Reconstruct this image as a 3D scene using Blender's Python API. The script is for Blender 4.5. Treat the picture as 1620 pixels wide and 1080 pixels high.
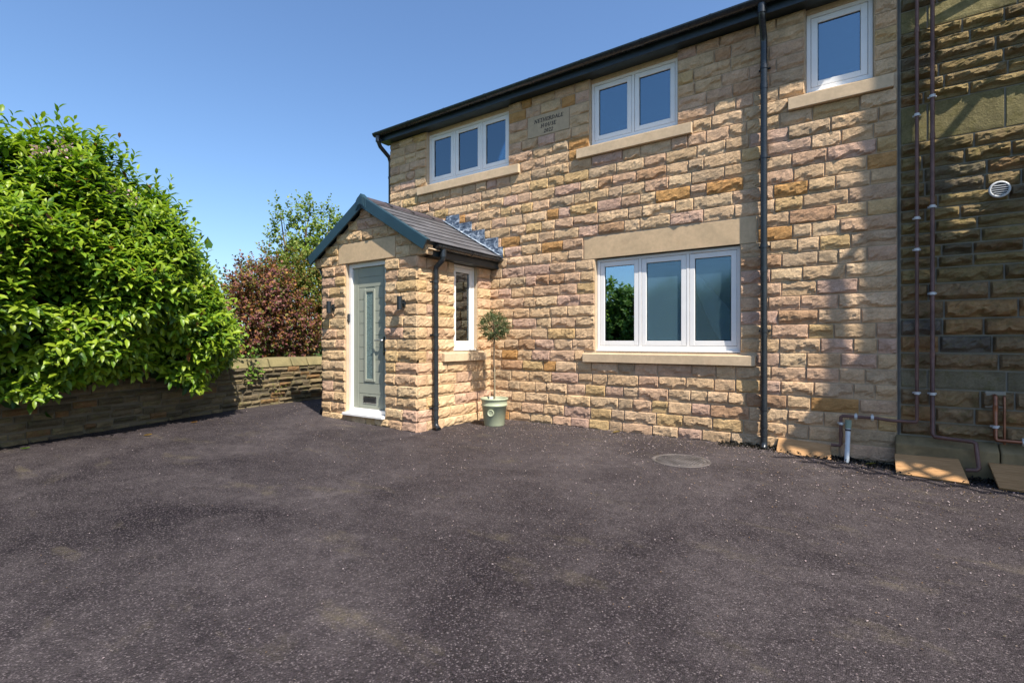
import bpy, math, random
import numpy as np
from mathutils import Vector, Matrix

R = math.radians
for o in list(bpy.data.objects):
    bpy.data.objects.remove(o, do_unlink=True)
scene = bpy.context.scene
COL = scene.collection

# ------------------------------------------------------------------ camera
YAW = 34.7
cam_d = bpy.data.cameras.new('camera')
cam_d.sensor_width = 36.0
cam_d.lens = 800.0 / 1620.0 * 36.0
cam_d.clip_start = 0.05
cam_d.clip_end = 3000.0
cam = bpy.data.objects.new('camera', cam_d)
COL.objects.link(cam)
CAMH = 1.135
cam.location = (0, 0, CAMH)
cam.rotation_euler = (R(90), 0, R(YAW))
scene.camera = cam

# ------------------------------------------------------------------ light
SUN_EL, SUN_PHI = 52.0, 67.0          # elevation; angle from the facade normal towards +X
sx, sy = math.sin(R(SUN_PHI)), -math.cos(R(SUN_PHI))
sun_vec = Vector((sx * math.cos(R(SUN_EL)), sy * math.cos(R(SUN_EL)), math.sin(R(SUN_EL))))
world = bpy.data.worlds.new('World')
scene.world = world
world.use_nodes = True
wn = world.node_tree
bg = wn.nodes['Background']
sky = wn.nodes.new('ShaderNodeTexSky')
sky.sky_type = 'NISHITA'
sky.sun_disc = False
sky.sun_elevation = R(SUN_EL)
sky.sun_rotation = math.atan2(sx, sy)
sky.altitude = 0
sky.air_density = 1.15
sky.dust_density = 1.0
sky.ozone_density = 7.5
wn.links.new(sky.outputs[0], bg.inputs[0])
bg.inputs[1].default_value = 0.114
sun_d = bpy.data.lights.new('sun', 'SUN')
sun_d.energy = 4.8
sun_d.angle = R(0.55)
sun_d.color = (1.0, 0.93, 0.83)
sun = bpy.data.objects.new('sun', sun_d)
COL.objects.link(sun)
sun.location = (8, -6, 12)
sun.rotation_euler = sun_vec.to_track_quat('Z', 'Y').to_euler()
vs = scene.view_settings
vs.view_transform = 'Standard'
vs.look = 'None'
vs.exposure = 0.85
vs.gamma = 1.0
vs.use_curve_mapping = False

rng = np.random.default_rng(7)
random.seed(7)

# ------------------------------------------------------------------ helpers
WORLD = {}            # object name -> world origin


def tag(o, label=None, cat=None, group=None, kind=None):
    if label: o['label'] = label
    if cat: o['category'] = cat
    if group: o['group'] = group
    if kind: o['kind'] = kind
    return o


def link(o, parent=None, origin=(0, 0, 0)):
    COL.objects.link(o)
    og = Vector(origin)
    if parent is not None:
        o.parent = parent
        o.location = og - WORLD[parent.name]
    else:
        o.location = og
    WORLD[o.name] = og
    return o


def thing(name, loc, label, cat, group=None):
    o = bpy.data.objects.new(name, None)
    o.empty_display_size = 0.2
    link(o, None, loc)
    return tag(o, label, cat, group)


class MB:
    """collects shapes in world space, then links them as one mesh object"""
    def __init__(self, M=None):
        self.v = []; self.f = []; self.sm = []; self.M = M

    def add(self, vs, fs, smooth=False):
        n = len(self.v)
        self.v += [tuple(p) for p in vs]
        self.f += [tuple(i + n for i in f) for f in fs]
        self.sm += [smooth] * len(fs)
        return self

    def box(self, x0, x1, y0, y1, z0, z1):
        p = [(x0, y0, z0), (x1, y0, z0), (x1, y1, z0), (x0, y1, z0), (x0, y0, z1), (x1, y0, z1), (x1, y1, z1), (x0, y1, z1)]
        return self.add(p, [(0, 3, 2, 1), (4, 5, 6, 7), (0, 1, 5, 4), (1, 2, 6, 5), (2, 3, 7, 6), (3, 0, 4, 7)])

    def hexa(self, p):
        return self.add(p, [(0, 3, 2, 1), (4, 5, 6, 7), (0, 1, 5, 4), (1, 2, 6, 5), (2, 3, 7, 6), (3, 0, 4, 7)])

    def tube(self, pts, r, n=12, caps=True, rads=None):
        pts = [Vector(p) for p in pts]
        rings = []
        prev_u = None
        for i, p in enumerate(pts):
            if i == 0: t = pts[1] - pts[0]
            elif i == len(pts) - 1: t = pts[-1] - pts[-2]
            else: t = (pts[i + 1] - p).normalized() + (p - pts[i - 1]).normalized()
            t.normalize()
            if prev_u is None:
                a = Vector((0, 0, 1)) if abs(t.z) < 0.9 else Vector((1, 0, 0))
                u = t.cross(a).normalized()
            else:
                u = (prev_u - t * prev_u.dot(t)).normalized()
            prev_u = u
            w = t.cross(u)
            rr = rads[i] if rads else r
            k = 1.0
            if 0 < i < len(pts) - 1:
                c = (pts[i + 1] - p).normalized().dot((p - pts[i - 1]).normalized())
                k = 1.0 / max(0.5, math.sqrt((1 + c) / 2))
            rings.append([p + (u * math.cos(2 * math.pi * j / n) + w * math.sin(2 * math.pi * j / n)) * rr * k for j in range(n)])
        vs = [q for ring in rings for q in ring]
        fs = []
        for i in range(len(rings) - 1):
            for j in range(n):
                a = i * n + j; b = i * n + (j + 1) % n
                fs.append((a, b, b + n, a + n))
        self.add(vs, fs, True)
        if caps:
            self.add(rings[0], [tuple(reversed(range(n)))])
            self.add(rings[-1], [tuple(range(n))])
        return self

    def lathe(self, prof, c, n=32, smooth=True):
        vs = []; fs = []
        for (r, z) in prof:
            for j in range(n):
                a = 2 * math.pi * j / n
                vs.append((c[0] + r * math.cos(a), c[1] + r * math.sin(a), c[2] + z))
        for i in range(len(prof) - 1):
            for j in range(n):
                a = i * n + j; b = i * n + (j + 1) % n
                fs.append((a, b, b + n, a + n))
        return self.add(vs, fs, smooth)

    def sweep(self, prof, path_a, path_b, closed=True):
        """profile of (offset vectors) extruded from a to b"""
        n = len(prof)
        vs = [Vector(path_a) + Vector(p) for p in prof] + [Vector(path_b) + Vector(p) for p in prof]
        fs = []
        for j in range(n if closed else n - 1):
            k = (j + 1) % n
            fs.append((j, k, k + n, j + n))
        self.add(vs, fs)
        if closed:
            self.add(vs[:n], [tuple(reversed(range(n)))])
            self.add(vs[n:], [tuple(range(n))])
        return self

    def build(self, name, mat, parent=None, bevel=0, origin=None, label=None):
        V = np.array(self.v, dtype=float)
        if self.M is not None:
            M = np.array(self.M)
            V = V @ M[:3, :3].T + M[:3, 3]
        if origin is None:
            lo = V.min(0); hi = V.max(0)
            origin = ((lo + hi) / 2)
            origin[2] = lo[2]
        V = V - np.array(origin)
        me = bpy.data.meshes.new(name)
        me.from_pydata(V.tolist(), [], self.f)
        me.polygons.foreach_set('use_smooth', self.sm)
        me.materials.append(mat)
        me.update()
        o = bpy.data.objects.new(name, me)
        link(o, parent, tuple(float(q) for q in origin))
        if bevel:
            b = o.modifiers.new('bevel', 'BEVEL')
            b.width = bevel; b.segments = 2; b.limit_method = 'ANGLE'; b.angle_limit = R(40)
        if label: o['label'] = label
        return o


def raw_mesh(name, V, F, mat, parent=None, origin=None, cols=None, smooth=False):
    """V (n,3) array, F list/array of faces, cols (n,3) per-vertex linear colour"""
    V = np.asarray(V, float)
    if origin is None:
        lo = V.min(0); hi = V.max(0); origin = (lo + hi) / 2; origin[2] = lo[2]
    me = bpy.data.meshes.new(name)
    if isinstance(F, np.ndarray):
        n, k = F.shape
        me.vertices.add(len(V)); me.vertices.foreach_set('co', (V - np.array(origin)).ravel().astype(np.float32))
        me.loops.add(n * k); me.loops.foreach_set('vertex_index', F.ravel().astype(np.int32))
        me.polygons.add(n)
        me.polygons.foreach_set('loop_start', np.arange(0, n * k, k, dtype=np.int32))
        me.polygons.foreach_set('loop_total', np.full(n, k, dtype=np.int32))
        me.update(calc_edges=True)
    else:
        me.from_pydata((V - np.array(origin)).tolist(), [], F)
    if smooth:
        me.polygons.foreach_set('use_smooth', [True] * len(me.polygons))
    if cols is not None:
        at = me.color_attributes.new('tint', 'FLOAT_COLOR', 'POINT')
        c4 = np.ones((len(V), 4), np.float32); c4[:, :3] = cols
        at.data.foreach_set('color', c4.ravel())
    me.materials.append(mat)
    me.update()
    o = bpy.data.objects.new(name, me)
    link(o, parent, tuple(float(q) for q in origin))
    return o

# ------------------------------------------------------------------ materials


class NT:
    def __init__(self, name):
        self.m = bpy.data.materials.new(name)
        self.m.use_nodes = True
        self.t = self.m.node_tree
        self.b = self.t.nodes['Principled BSDF']
        self.out = self.t.nodes['Material Output']
        self._tc = None

    def n(self, kind, **kw):
        x = self.t.nodes.new('ShaderNode' + kind)
        for k, v in kw.items(): setattr(x, k, v)
        return x

    def l(self, a, b): self.t.links.new(a, b)

    def pos(self):
        if not self._tc: self._tc = self.n('NewGeometry')
        return self._tc.outputs['Position']

    def noise(self, scale, detail=4, rough=0.55, vec=None, dist=0.0):
        x = self.n('TexNoise')
        x.inputs['Scale'].default_value = scale; x.inputs['Detail'].default_value = detail
        x.inputs['Roughness'].default_value = rough; x.inputs['Distortion'].default_value = dist
        self.l(vec or self.pos(), x.inputs['Vector'])
        return x.outputs['Fac']

    def ramp(self, fac, stops, interp='LINEAR'):
        x = self.n('ValToRGB')
        e = x.color_ramp.elements
        x.color_ramp.interpolation = interp
        while len(e) < len(stops): e.new(0.5)
        for i, (p, c) in enumerate(stops):
            e[i].position = p
            e[i].color = (c, c, c, 1) if not isinstance(c, (tuple, list)) else (*c, 1)
        self.l(fac, x.inputs[0])
        return x.outputs[0]

    def mix(self, fac, a, b, mode='MIX'):
        x = self.n('Mix', data_type='RGBA', blend_type=mode)
        for s, v in ((x.inputs[0], fac), (x.inputs[6], a), (x.inputs[7], b)):
            if isinstance(v, (int, float)): s.default_value = v
            elif isinstance(v, (tuple, list)): s.default_value = (*v[:3], 1)
            else: self.l(v, s)
        return x.outputs[2]

    def math(self, op, a, b=0.0):
        x = self.n('Math', operation=op)
        for s, v in ((x.inputs[0], a), (x.inputs[1], b)):
            if isinstance(v, (int, float)): s.default_value = v
            else: self.l(v, s)
        return x.outputs[0]

    def bump(self, h, strength=0.5, dist=0.01, normal=None):
        x = self.n('Bump')
        x.inputs['Strength'].default_value = strength; x.inputs['Distance'].default_value = dist
        self.l(h, x.inputs['Height'])
        if normal: self.l(normal, x.inputs['Normal'])
        self.l(x.outputs[0], self.b.inputs['Normal'])
        return x.outputs[0]

    def set(self, color=None, rough=None, metal=None, spec=None):
        for k, v in (('Base Color', color), ('Roughness', rough), ('Metallic', metal), ('Specular IOR Level', spec)):
            if v is None: continue
            s = self.b.inputs[k]
            if isinstance(v, (int, float)): s.default_value = v
            elif isinstance(v, (tuple, list)): s.default_value = (*v[:3], 1)
            else: self.l(v, s)
        return self


def mat_plain(name, col, rough=0.5, metal=0.0, spec=0.5, var=0.12, vscale=6.0, bumps=0.0, bscale=120):
    t = NT(name)
    nz = t.noise(vscale, 5)
    c = t.mix(1.0, col, t.ramp(nz, [(0.3, 1 - var), (0.7, 1 + var)]), 'MULTIPLY')
    rr = t.ramp(t.noise(vscale * 3, 3), [(0.3, max(0.02, rough - 0.06)), (0.7, min(1, rough + 0.08))])
    t.set(c, rr, metal, spec)
    if bumps: t.bump(t.noise(bscale, 3), bumps, 0.004)
    return t.m


def mat_stone(name, rock=0.9, dirt=(0.10, 0.08, 0.05), dirt_amt=0.25, moss=None):
    """tinted per piece by the 'tint' attribute"""
    t = NT(name)
    a = t.n('Attribute', attribute_name='tint').outputs['Color']
    n1 = t.noise(9, 6, 0.62)
    n2 = t.noise(60, 5, 0.7)
    n3 = t.noise(3.1, 4, 0.5, dist=0.6)
    c = t.mix(1.0, a, t.ramp(n1, [(0.25, 0.72), (0.5, 1.0), (0.75, 1.22)]), 'MULTIPLY')
    c = t.mix(1.0, c, t.ramp(n2, [(0.25, 0.74), (0.5, 1.0), (0.78, 1.2)]), 'MULTIPLY')
    c = t.mix(t.math('MULTIPLY', t.ramp(n3, [(0.52, 0.0), (0.75, 1.0)]), dirt_amt), c, dirt)
    if moss:
        n4 = t.noise(14, 6, 0.7)
        c = t.mix(t.math('MULTIPLY', t.ramp(n4, [(0.5, 0.0), (0.66, 1.0)]), 0.55), c, moss)
    t.set(c, 0.93, 0, 0.2)
    h = t.math('ADD', t.math('MULTIPLY', t.noise(34, 6, 0.75), 1.0), t.math('MULTIPLY', t.noise(120, 4, 0.8), 0.5))
    t.bump(h, rock, 0.02)
    return t.m


M_STONE = mat_stone('pitched_sandstone', 0.85, (0.34, 0.20, 0.09), 0.30)
M_OLD = mat_stone('weathered_gritstone', 1.0, (0.05, 0.045, 0.03), 0.5, (0.125, 0.11, 0.03))
M_RUBBLE = mat_stone('rubble_stone', 1.0, (0.05, 0.045, 0.03), 0.55, (0.16, 0.15, 0.05))


def mat_ashlar(name, col, var=0.1, rough=0.85):
    t = NT(name)
    n1 = t.noise(2.6, 6, 0.6, dist=0.8)
    n2 = t.noise(24, 5, 0.6)
    c = t.mix(t.ramp(n1, [(0.35, 0.0), (0.65, 1.0)]), tuple(q * (1 - var) for q in col), (col[0] * (1 + var), col[1] * (1 + var * .8), col[2] * (1 + var * .7)))
    c = t.mix(1.0, c, t.ramp(n2, [(0.3, 0.9), (0.7, 1.08)]), 'MULTIPLY')
    c = t.mix(t.math('MULTIPLY', t.ramp(t.noise(7, 5, 0.7), [(0.6, 0.0), (0.72, 1.0)]), 0.25), c, (0.42, 0.24, 0.13))
    t.set(c, rough, 0, 0.25)
    t.bump(t.noise(160, 4, 0.7), 0.25, 0.004)
    return t.m


M_ASHLAR = mat_ashlar('sawn_sandstone', (0.55, 0.40, 0.24))
M_SILL = mat_ashlar('sawn_sandstone_sill', (0.57, 0.43, 0.275))
M_NAME = mat_ashlar('name_stone_sandstone', (0.46, 0.345, 0.22), 0.06)
M_OLDASH = mat_ashlar('weathered_ashlar', (0.19, 0.165, 0.08), 0.3)
M_PLINTH = mat_ashlar('plinth_stone', (0.23, 0.175, 0.09), 0.35)


def mat_mortar(name, col):
    t = NT(name)
    c = t.mix(t.noise(14, 6, 0.65), tuple(q * 0.7 for q in col), tuple(min(1, q * 1.25) for q in col))
    t.set(c, 0.95, 0, 0.15)
    t.bump(t.noise(150, 4, 0.7), 0.5, 0.005)
    return t.m


M_MORTAR = mat_mortar('buff_mortar', (0.52, 0.40, 0.27))
M_MORTAR_OLD = mat_mortar('grey_lime_mortar', (0.30, 0.27, 0.21))
M_MORTAR_RUB = mat_mortar('crumbling_mortar', (0.15, 0.125, 0.085))
M_WHITE = mat_plain('white_upvc', (0.82, 0.80, 0.76), 0.32, 0, 0.5, 0.03)
M_GASKET = mat_plain('black_gasket', (0.02, 0.02, 0.022), 0.6)
M_BLACK = mat_plain('black_plastic', (0.018, 0.022, 0.026), 0.26, 0, 0.5, 0.2)
M_FASCIA = mat_plain('black_fascia_board', (0.018, 0.028, 0.033), 0.34, 0, 0.5, 0.2, 3)
M_VERGE = mat_plain('sky_tinted_verge_plastic', (0.018, 0.048, 0.066), 0.42, 0, 0.5, 0.12)  # anthracite trim; the blue of the reflected sky is put into its colour
M_DOOR = mat_plain('sage_green_door', (0.32, 0.335, 0.27), 0.45, 0, 0.4, 0.04, 4, 0.08, 90)
M_STEEL = mat_plain('brushed_steel', (0.5, 0.51, 0.52), 0.3, 1.0)
M_DARKSTEEL = mat_plain('dark_letter_plate', (0.10, 0.105, 0.11), 0.35, 0.8)
M_COPPER = mat_plain('tarnished_copper', (0.30, 0.13, 0.075), 0.38, 0.85, 0.5, 0.45, 9)
M_PIPE = mat_plain('brown_painted_pipe', (0.145, 0.078, 0.062), 0.5, 0.25, 0.4, 0.3, 8)
M_CLIP = mat_plain('white_plastic_clip', (0.55, 0.55, 0.53), 0.4)
M_WASTE = mat_plain('pale_grey_plastic_pipe', (0.62, 0.66, 0.68), 0.4)
M_SOIL = mat_plain('potting_soil', (0.03, 0.02, 0.012), 0.95, 0, 0.1, 0.4, 40, 1.0, 60)
M_POT = mat_plain('sage_glazed_pot', (0.36, 0.39, 0.26), 0.42, 0, 0.5, 0.06, 5)
M_BARK = mat_plain('grey_brown_bark', (0.16, 0.12, 0.08), 0.9, 0, 0.2, 0.35, 25, 0.8, 60)
M_STAKE = mat_plain('pale_cane', (0.38, 0.32, 0.2), 0.8)
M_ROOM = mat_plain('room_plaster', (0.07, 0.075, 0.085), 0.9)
M_CURTAIN = mat_plain('white_voile', (0.78, 0.80, 0.80), 0.9)
M_LETTER = mat_plain('incised_black_lettering', (0.03, 0.026, 0.022), 0.7)
M_GALV = mat_plain('dark_painted_steel', (0.05, 0.055, 0.06), 0.45, 0.3)


def mat_glass(name, film=0.0, refl=0.3):
    t = NT(name)
    tr = t.n('BsdfTransparent'); tr.inputs[0].default_value = (0.62, 0.70, 0.72, 1)
    gl = t.n('BsdfGlossy'); gl.inputs['Color'].default_value = (0.72, 0.90, 1.0, 1); gl.inputs['Roughness'].default_value = 0.004 if not film else 0.07
    lw = t.n('LayerWeight'); lw.inputs[0].default_value = 0.35
    f = t.ramp(lw.outputs['Fresnel'], [(0.0, refl), (1.0, 1.0)])
    nz = t.noise(1.3, 1, 0.4)
    bp = t.n('Bump'); bp.inputs['Strength'].default_value = 0.03; bp.inputs['Distance'].default_value = 0.02
    t.l(nz, bp.inputs['Height']); t.l(bp.outputs[0], gl.inputs['Normal'])
    mx = t.n('MixShader'); t.l(f, mx.inputs[0]); t.l(tr.outputs[0], mx.inputs[1]); t.l(gl.outputs[0], mx.inputs[2])
    last = mx
    if film:
        df = t.n('BsdfDiffuse'); df.inputs[0].default_value = (0.20, 0.36, 0.44, 1)
        m2 = t.n('MixShader'); m2.inputs[0].default_value = film
        t.l(mx.outputs[0], m2.inputs[1]); t.l(df.outputs[0], m2.inputs[2]); last = m2
    t.l(last.outputs[0], t.out.inputs[0])
    return t.m


M_GLASS = mat_glass('window_glass', 0.0, 0.19)
M_GLASS_LOW = mat_glass('bright_reflection_window_glass', 0.0, 0.5)  # reflectance raised so the mirrored trees in the left pane read brighter
M_FILM2 = mat_glass('lightly_filmed_window_glass', 0.16, 0.12)
M_FILM = mat_glass('filmed_window_glass', 0.30, 0.14)


def mat_obscure():
    t = NT('obscured_door_glass')
    v = t.n('TexVoronoi'); v.inputs['Scale'].default_value = 70
    t.l(t.pos(), v.inputs['Vector'])
    c = t.ramp(v.outputs['Distance'], [(0.2, (0.04, 0.08, 0.08)), (0.5, (0.19, 0.26, 0.25))])
    t.set(c, 0.12, 0, 0.8)
    t.bump(v.outputs['Distance'], 0.6, 0.006)
    return t.m


M_OBSCURE = mat_obscure()


def mat_slate():
    t = NT('roof_slate')
    a = t.n('Attribute', attribute_name='tint').outputs['Color']
    c = t.mix(1.0, a, t.ramp(t.noise(18, 5, 0.6), [(0.3, 0.75), (0.7, 1.2)]), 'MULTIPLY')
    t.set(c, 0.55, 0, 0.5)
    t.bump(t.noise(70, 5, 0.6), 0.4, 0.004)
    return t.m


M_SLATE = mat_slate()
M_RIDGE = mat_plain('ridge_tile', (0.055, 0.045, 0.05), 0.6, 0, 0.4, 0.2, 12, 0.4, 90)


def mat_lead():
    t = NT('lead_flashing')
    c = t.ramp(t.noise(11, 6, 0.7, dist=1.0), [(0.36, (0.045, 0.065, 0.10)), (0.5, (0.13, 0.17, 0.22)), (0.62, (0.50, 0.55, 0.60))])
    t.set(c, 0.55, 0.2, 0.5)
    t.bump(t.noise(16, 4), 0.7, 0.02)
    return t.m


M_LEAD = mat_lead()


def mat_wood():
    t = NT('bare_timber_board')
    mp = t.n('Mapping'); mp.inputs['Scale'].default_value = (1.2, 16, 16)
    t.l(t.pos(), mp.inputs['Vector'])
    g = t.noise(5, 6, 0.6, mp.outputs[0], 0.6)
    c = t.ramp(g, [(0.3, (0.30, 0.155, 0.06)), (0.6, (0.46, 0.26, 0.115)), (0.8, (0.54, 0.33, 0.16))])
    t.set(c, 0.65, 0, 0.3)
    t.bump(g, 0.2, 0.004)
    return t.m


M_WOOD = mat_wood()


def mat_leaf(name, rough=0.38, transl=0.35, spec=0.5):
    t = NT(name)
    a = t.n('Attribute', attribute_name='tint').outputs['Color']
    t.set(a, rough, 0, spec)
    tl = t.n('BsdfTranslucent')
    t.l(t.mix(1.0, a, (1.15, 1.25, 0.55), 'MULTIPLY'), tl.inputs[0])
    mx = t.n('MixShader'); mx.inputs[0].default_value = transl
    t.l(t.b.outputs[0], mx.inputs[1]); t.l(tl.outputs[0], mx.inputs[2])
    t.l(mx.outputs[0], t.out.inputs[0])
    return t.m


M_LAUREL = mat_leaf('laurel_leaf', 0.4, 0.36, 0.35)
M_LEAF = mat_leaf('soft_leaf', 0.6, 0.35, 0.3)


def mat_asphalt():
    t = NT('asphalt')
    p = t.pos()
    v = t.n('TexVoronoi'); v.inputs['Scale'].default_value = 150
    t.l(p, v.inputs['Vector'])
    v2 = t.n('TexVoronoi'); v2.inputs['Scale'].default_value = 55
    t.l(p, v2.inputs['Vector'])
    sep = t.n('SeparateColor'); t.l(v.outputs['Color'], sep.inputs[0])
    chip = t.ramp(sep.outputs[0], [(0.0, (0.006, 0.0045, 0.0055)), (0.45, (0.0175, 0.0125, 0.0152)), (0.82, (0.038, 0.0285, 0.0335)), (0.97, (0.13, 0.108, 0.11))])
    gap = t.ramp(v.outputs['Distance'], [(0.35, 1.0), (0.75, 0.42)])
    c = t.mix(1.0, chip, gap, 'MULTIPLY')
    # dusty wear with its own ragged shapes
    d1 = t.ramp(t.noise(0.75, 7, 0.62, dist=0.7), [(0.38, 0.0), (0.70, 1.0)])
    d2 = t.ramp(t.noise(2.6, 6, 0.7, dist=1.0), [(0.5, 0.0), (0.72, 1.0)])
    d3 = t.ramp(t.noise(9, 5, 0.7), [(0.3, 0.35), (0.7, 1.0)])
    dust_and_falloff = t.math('MULTIPLY', t.math('ADD', t.math('MULTIPLY', d1, 0.46), t.math('MULTIPLY', d2, 0.18)), d3)
    sp = t.n('SeparateXYZ'); t.l(p, sp.inputs[0])
    falloff_to_house = t.ramp(t.math('ADD', t.math('MULTIPLY', sp.outputs[1], 0.16), t.math('MULTIPLY', t.noise(1.1, 5, 0.6), 0.4)), [(0.35, 0.0), (0.95, 1.0)])
    dust_and_falloff = t.math('ADD', dust_and_falloff, t.math('MULTIPLY', t.math('MULTIPLY', falloff_to_house, d3), 0.20))     # brightness falloff put into the colour: drive paler towards the house, foreground darker
    c = t.mix(dust_and_falloff, c, (0.140, 0.118, 0.116))
    # scuffed tan streaks
    mp = t.n('Mapping'); mp.inputs['Scale'].default_value = (1.0, 2.6, 1.0); mp.inputs['Rotation'].default_value = (0, 0, R(28))
    t.l(p, mp.inputs['Vector'])
    s = t.ramp(t.noise(1.45, 4, 0.6, mp.outputs[0], 0.4), [(0.58, 0.0), (0.80, 1.0)])
    c = t.mix(t.math('MULTIPLY', t.math('MULTIPLY', s, t.ramp(t.noise(6.5, 6, 0.75), [(0.4, 0.0), (0.62, 1.0)])), 0.62), c, (0.17, 0.14, 0.085))
    t.set(c, t.ramp(sep.outputs[1], [(0.0, 0.55), (1.0, 0.85)]), 0, 0.22)
    h = t.math('ADD', t.math('MULTIPLY', t.math('SUBTRACT', 1.0, v.outputs['Distance']), 0.55), t.math('MULTIPLY', t.math('SUBTRACT', 1.0, v2.outputs['Distance']), 0.7))
    h = t.math('ADD', h, t.math('MULTIPLY', sep.outputs[2], 0.3))
    t.bump(h, 0.8, 0.009)
    return t.m


M_ASPHALT = mat_asphalt()


def mat_grass():
    t = NT('meadow_grass')
    c = t.ramp(t.noise(0.6, 7, 0.65), [(0.3, (0.035, 0.065, 0.012)), (0.7, (0.09, 0.13, 0.03))])
    t.set(c, 0.95, 0, 0.1)
    t.bump(t.noise(40, 4, 0.7), 1.0, 0.05)
    return t.m


M_GRASS = mat_grass()
M_CONCRETE = mat_ashlar('pale_concrete', (0.36, 0.33, 0.28), 0.15)
M_IRON = mat_plain('worn_cast_iron', (0.13, 0.115, 0.108), 0.5, 0.35, 0.4, 0.45, 8, 0.4, 70)

# ------------------------------------------------------------------ ground
GX = [-400, -12, -8.5, -6.5, -4.5, -0.9, 0.3, 3.0, 8.0, 400]
GZ = [0.10, 0.10, 0.08, 0.05, 0.0, 0.0, -0.055, -0.12, -0.2, -0.2]


def gz(x):
    return float(np.interp(x, GX, GZ))


me = MB()
me.box(-900, 900, -900, 900, -0.9, -0.32)
tag(me.build('ground', M_GRASS), kind='structure')
xs = sorted(set(list(np.linspace(-8.9, 16, 60)) + [g for g in GX if -8.9 < g < 16]))
ys = list(np.linspace(-22, 6.25, 40))
V = [(x, y, gz(x)) for y in ys for x in xs]
nx = len(xs)
F = [(j * nx + i, j * nx + i + 1, (j + 1) * nx + i + 1, (j + 1) * nx + i) for j in range(len(ys) - 1) for i in range(nx - 1)]
ob = raw_mesh('driveway', np.array(V), F, M_ASPHALT, origin=(0, 0, 0))
tag(ob, kind='structure')
# raised garden behind the boundary wall and strip beside the house
BY = [-25, -3, 1.26, 4.24, 5.45, 9, 40]; BX = [-6.3, -6.7, -7.4, -8.3, -8.46, -8.7, -9.5]
me = MB()
for (ya, xa_), (yb, xb_) in zip(zip(BY[:-1], BX[:-1]), zip(BY[1:], BX[1:])):
    me.hexa([(-60, ya, -.5), (xa_, ya, -.5), (xb_, yb, -.5), (-60, yb, -.5), (-60, ya, .42), (xa_, ya, .42), (xb_, yb, .42), (-60, yb, .42)])
tag(me.build('garden_bank', M_GRASS), kind='structure')
me = MB(); me.box(-8.6, -6.4, 6.2, 14, -0.4, 0.085)
tag(me.build('side_path', M_CONCRETE), kind='structure')

# ------------------------------------------------------------------ bricks
PAL_NEW = [((0.52, 0.385, 0.235), 34), ((0.56, 0.425, 0.27), 20), ((0.51, 0.365, 0.245), 20), ((0.49, 0.35, 0.265), 8),
           ((0.45, 0.265, 0.105), 4), ((0.50, 0.37, 0.19), 9), ((0.44, 0.34, 0.225), 8), ((0.41, 0.27, 0.165), 3)]
PAL_PORCH = [((0.55, 0.41, 0.245), 36), ((0.58, 0.445, 0.275), 24), ((0.53, 0.375, 0.24), 22), ((0.51, 0.355, 0.255), 10), ((0.54, 0.40, 0.21), 8)]
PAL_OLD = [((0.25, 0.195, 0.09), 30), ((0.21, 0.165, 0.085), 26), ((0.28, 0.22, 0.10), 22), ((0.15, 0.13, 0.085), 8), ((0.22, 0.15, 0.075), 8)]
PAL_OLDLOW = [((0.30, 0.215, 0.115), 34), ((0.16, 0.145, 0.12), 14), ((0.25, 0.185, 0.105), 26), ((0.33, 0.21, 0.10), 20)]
PAL_RUB = [((0.17, 0.14, 0.085), 30), ((0.13, 0.11, 0.07), 24), ((0.20, 0.165, 0.095), 16), ((0.11, 0.095, 0.065), 16), ((0.20, 0.125, 0.06), 8)]


WARM = np.array((1.12, 1.03, 0.975))


def pick(pal):
    w = np.array([p[1] for p in pal], float); i = rng.choice(len(pal), p=w / w.sum())
    return np.array(pal[i][0]) * WARM * rng.uniform(0.9, 1.1) * rng.uniform(0.985, 1.015, 3)


def sstep(e):
    e = np.clip(e, 0, 1)
    return e * e * (3 - 2 * e)


def lowfreq(nx, nz, cx, cz):
    g = rng.uniform(-1, 1, (cz + 1, cx + 1))
    xx = np.linspace(0, cx, nx + 1); zz = np.linspace(0, cz, nz + 1)
    out = np.zeros((nz + 1, nx + 1))
    for j, z in enumerate(zz):
        j0 = min(int(z), cz - 1); fz = z - j0
        for i, x in enumerate(xx):
            i0 = min(int(x), cx - 1); fx = x - i0
            out[j, i] = (g[j0, i0] * (1 - fx) + g[j0, i0 + 1] * fx) * (1 - fz) + (g[j0 + 1, i0] * (1 - fx) + g[j0 + 1, i0 + 1] * fx) * fz
    return out


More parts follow.
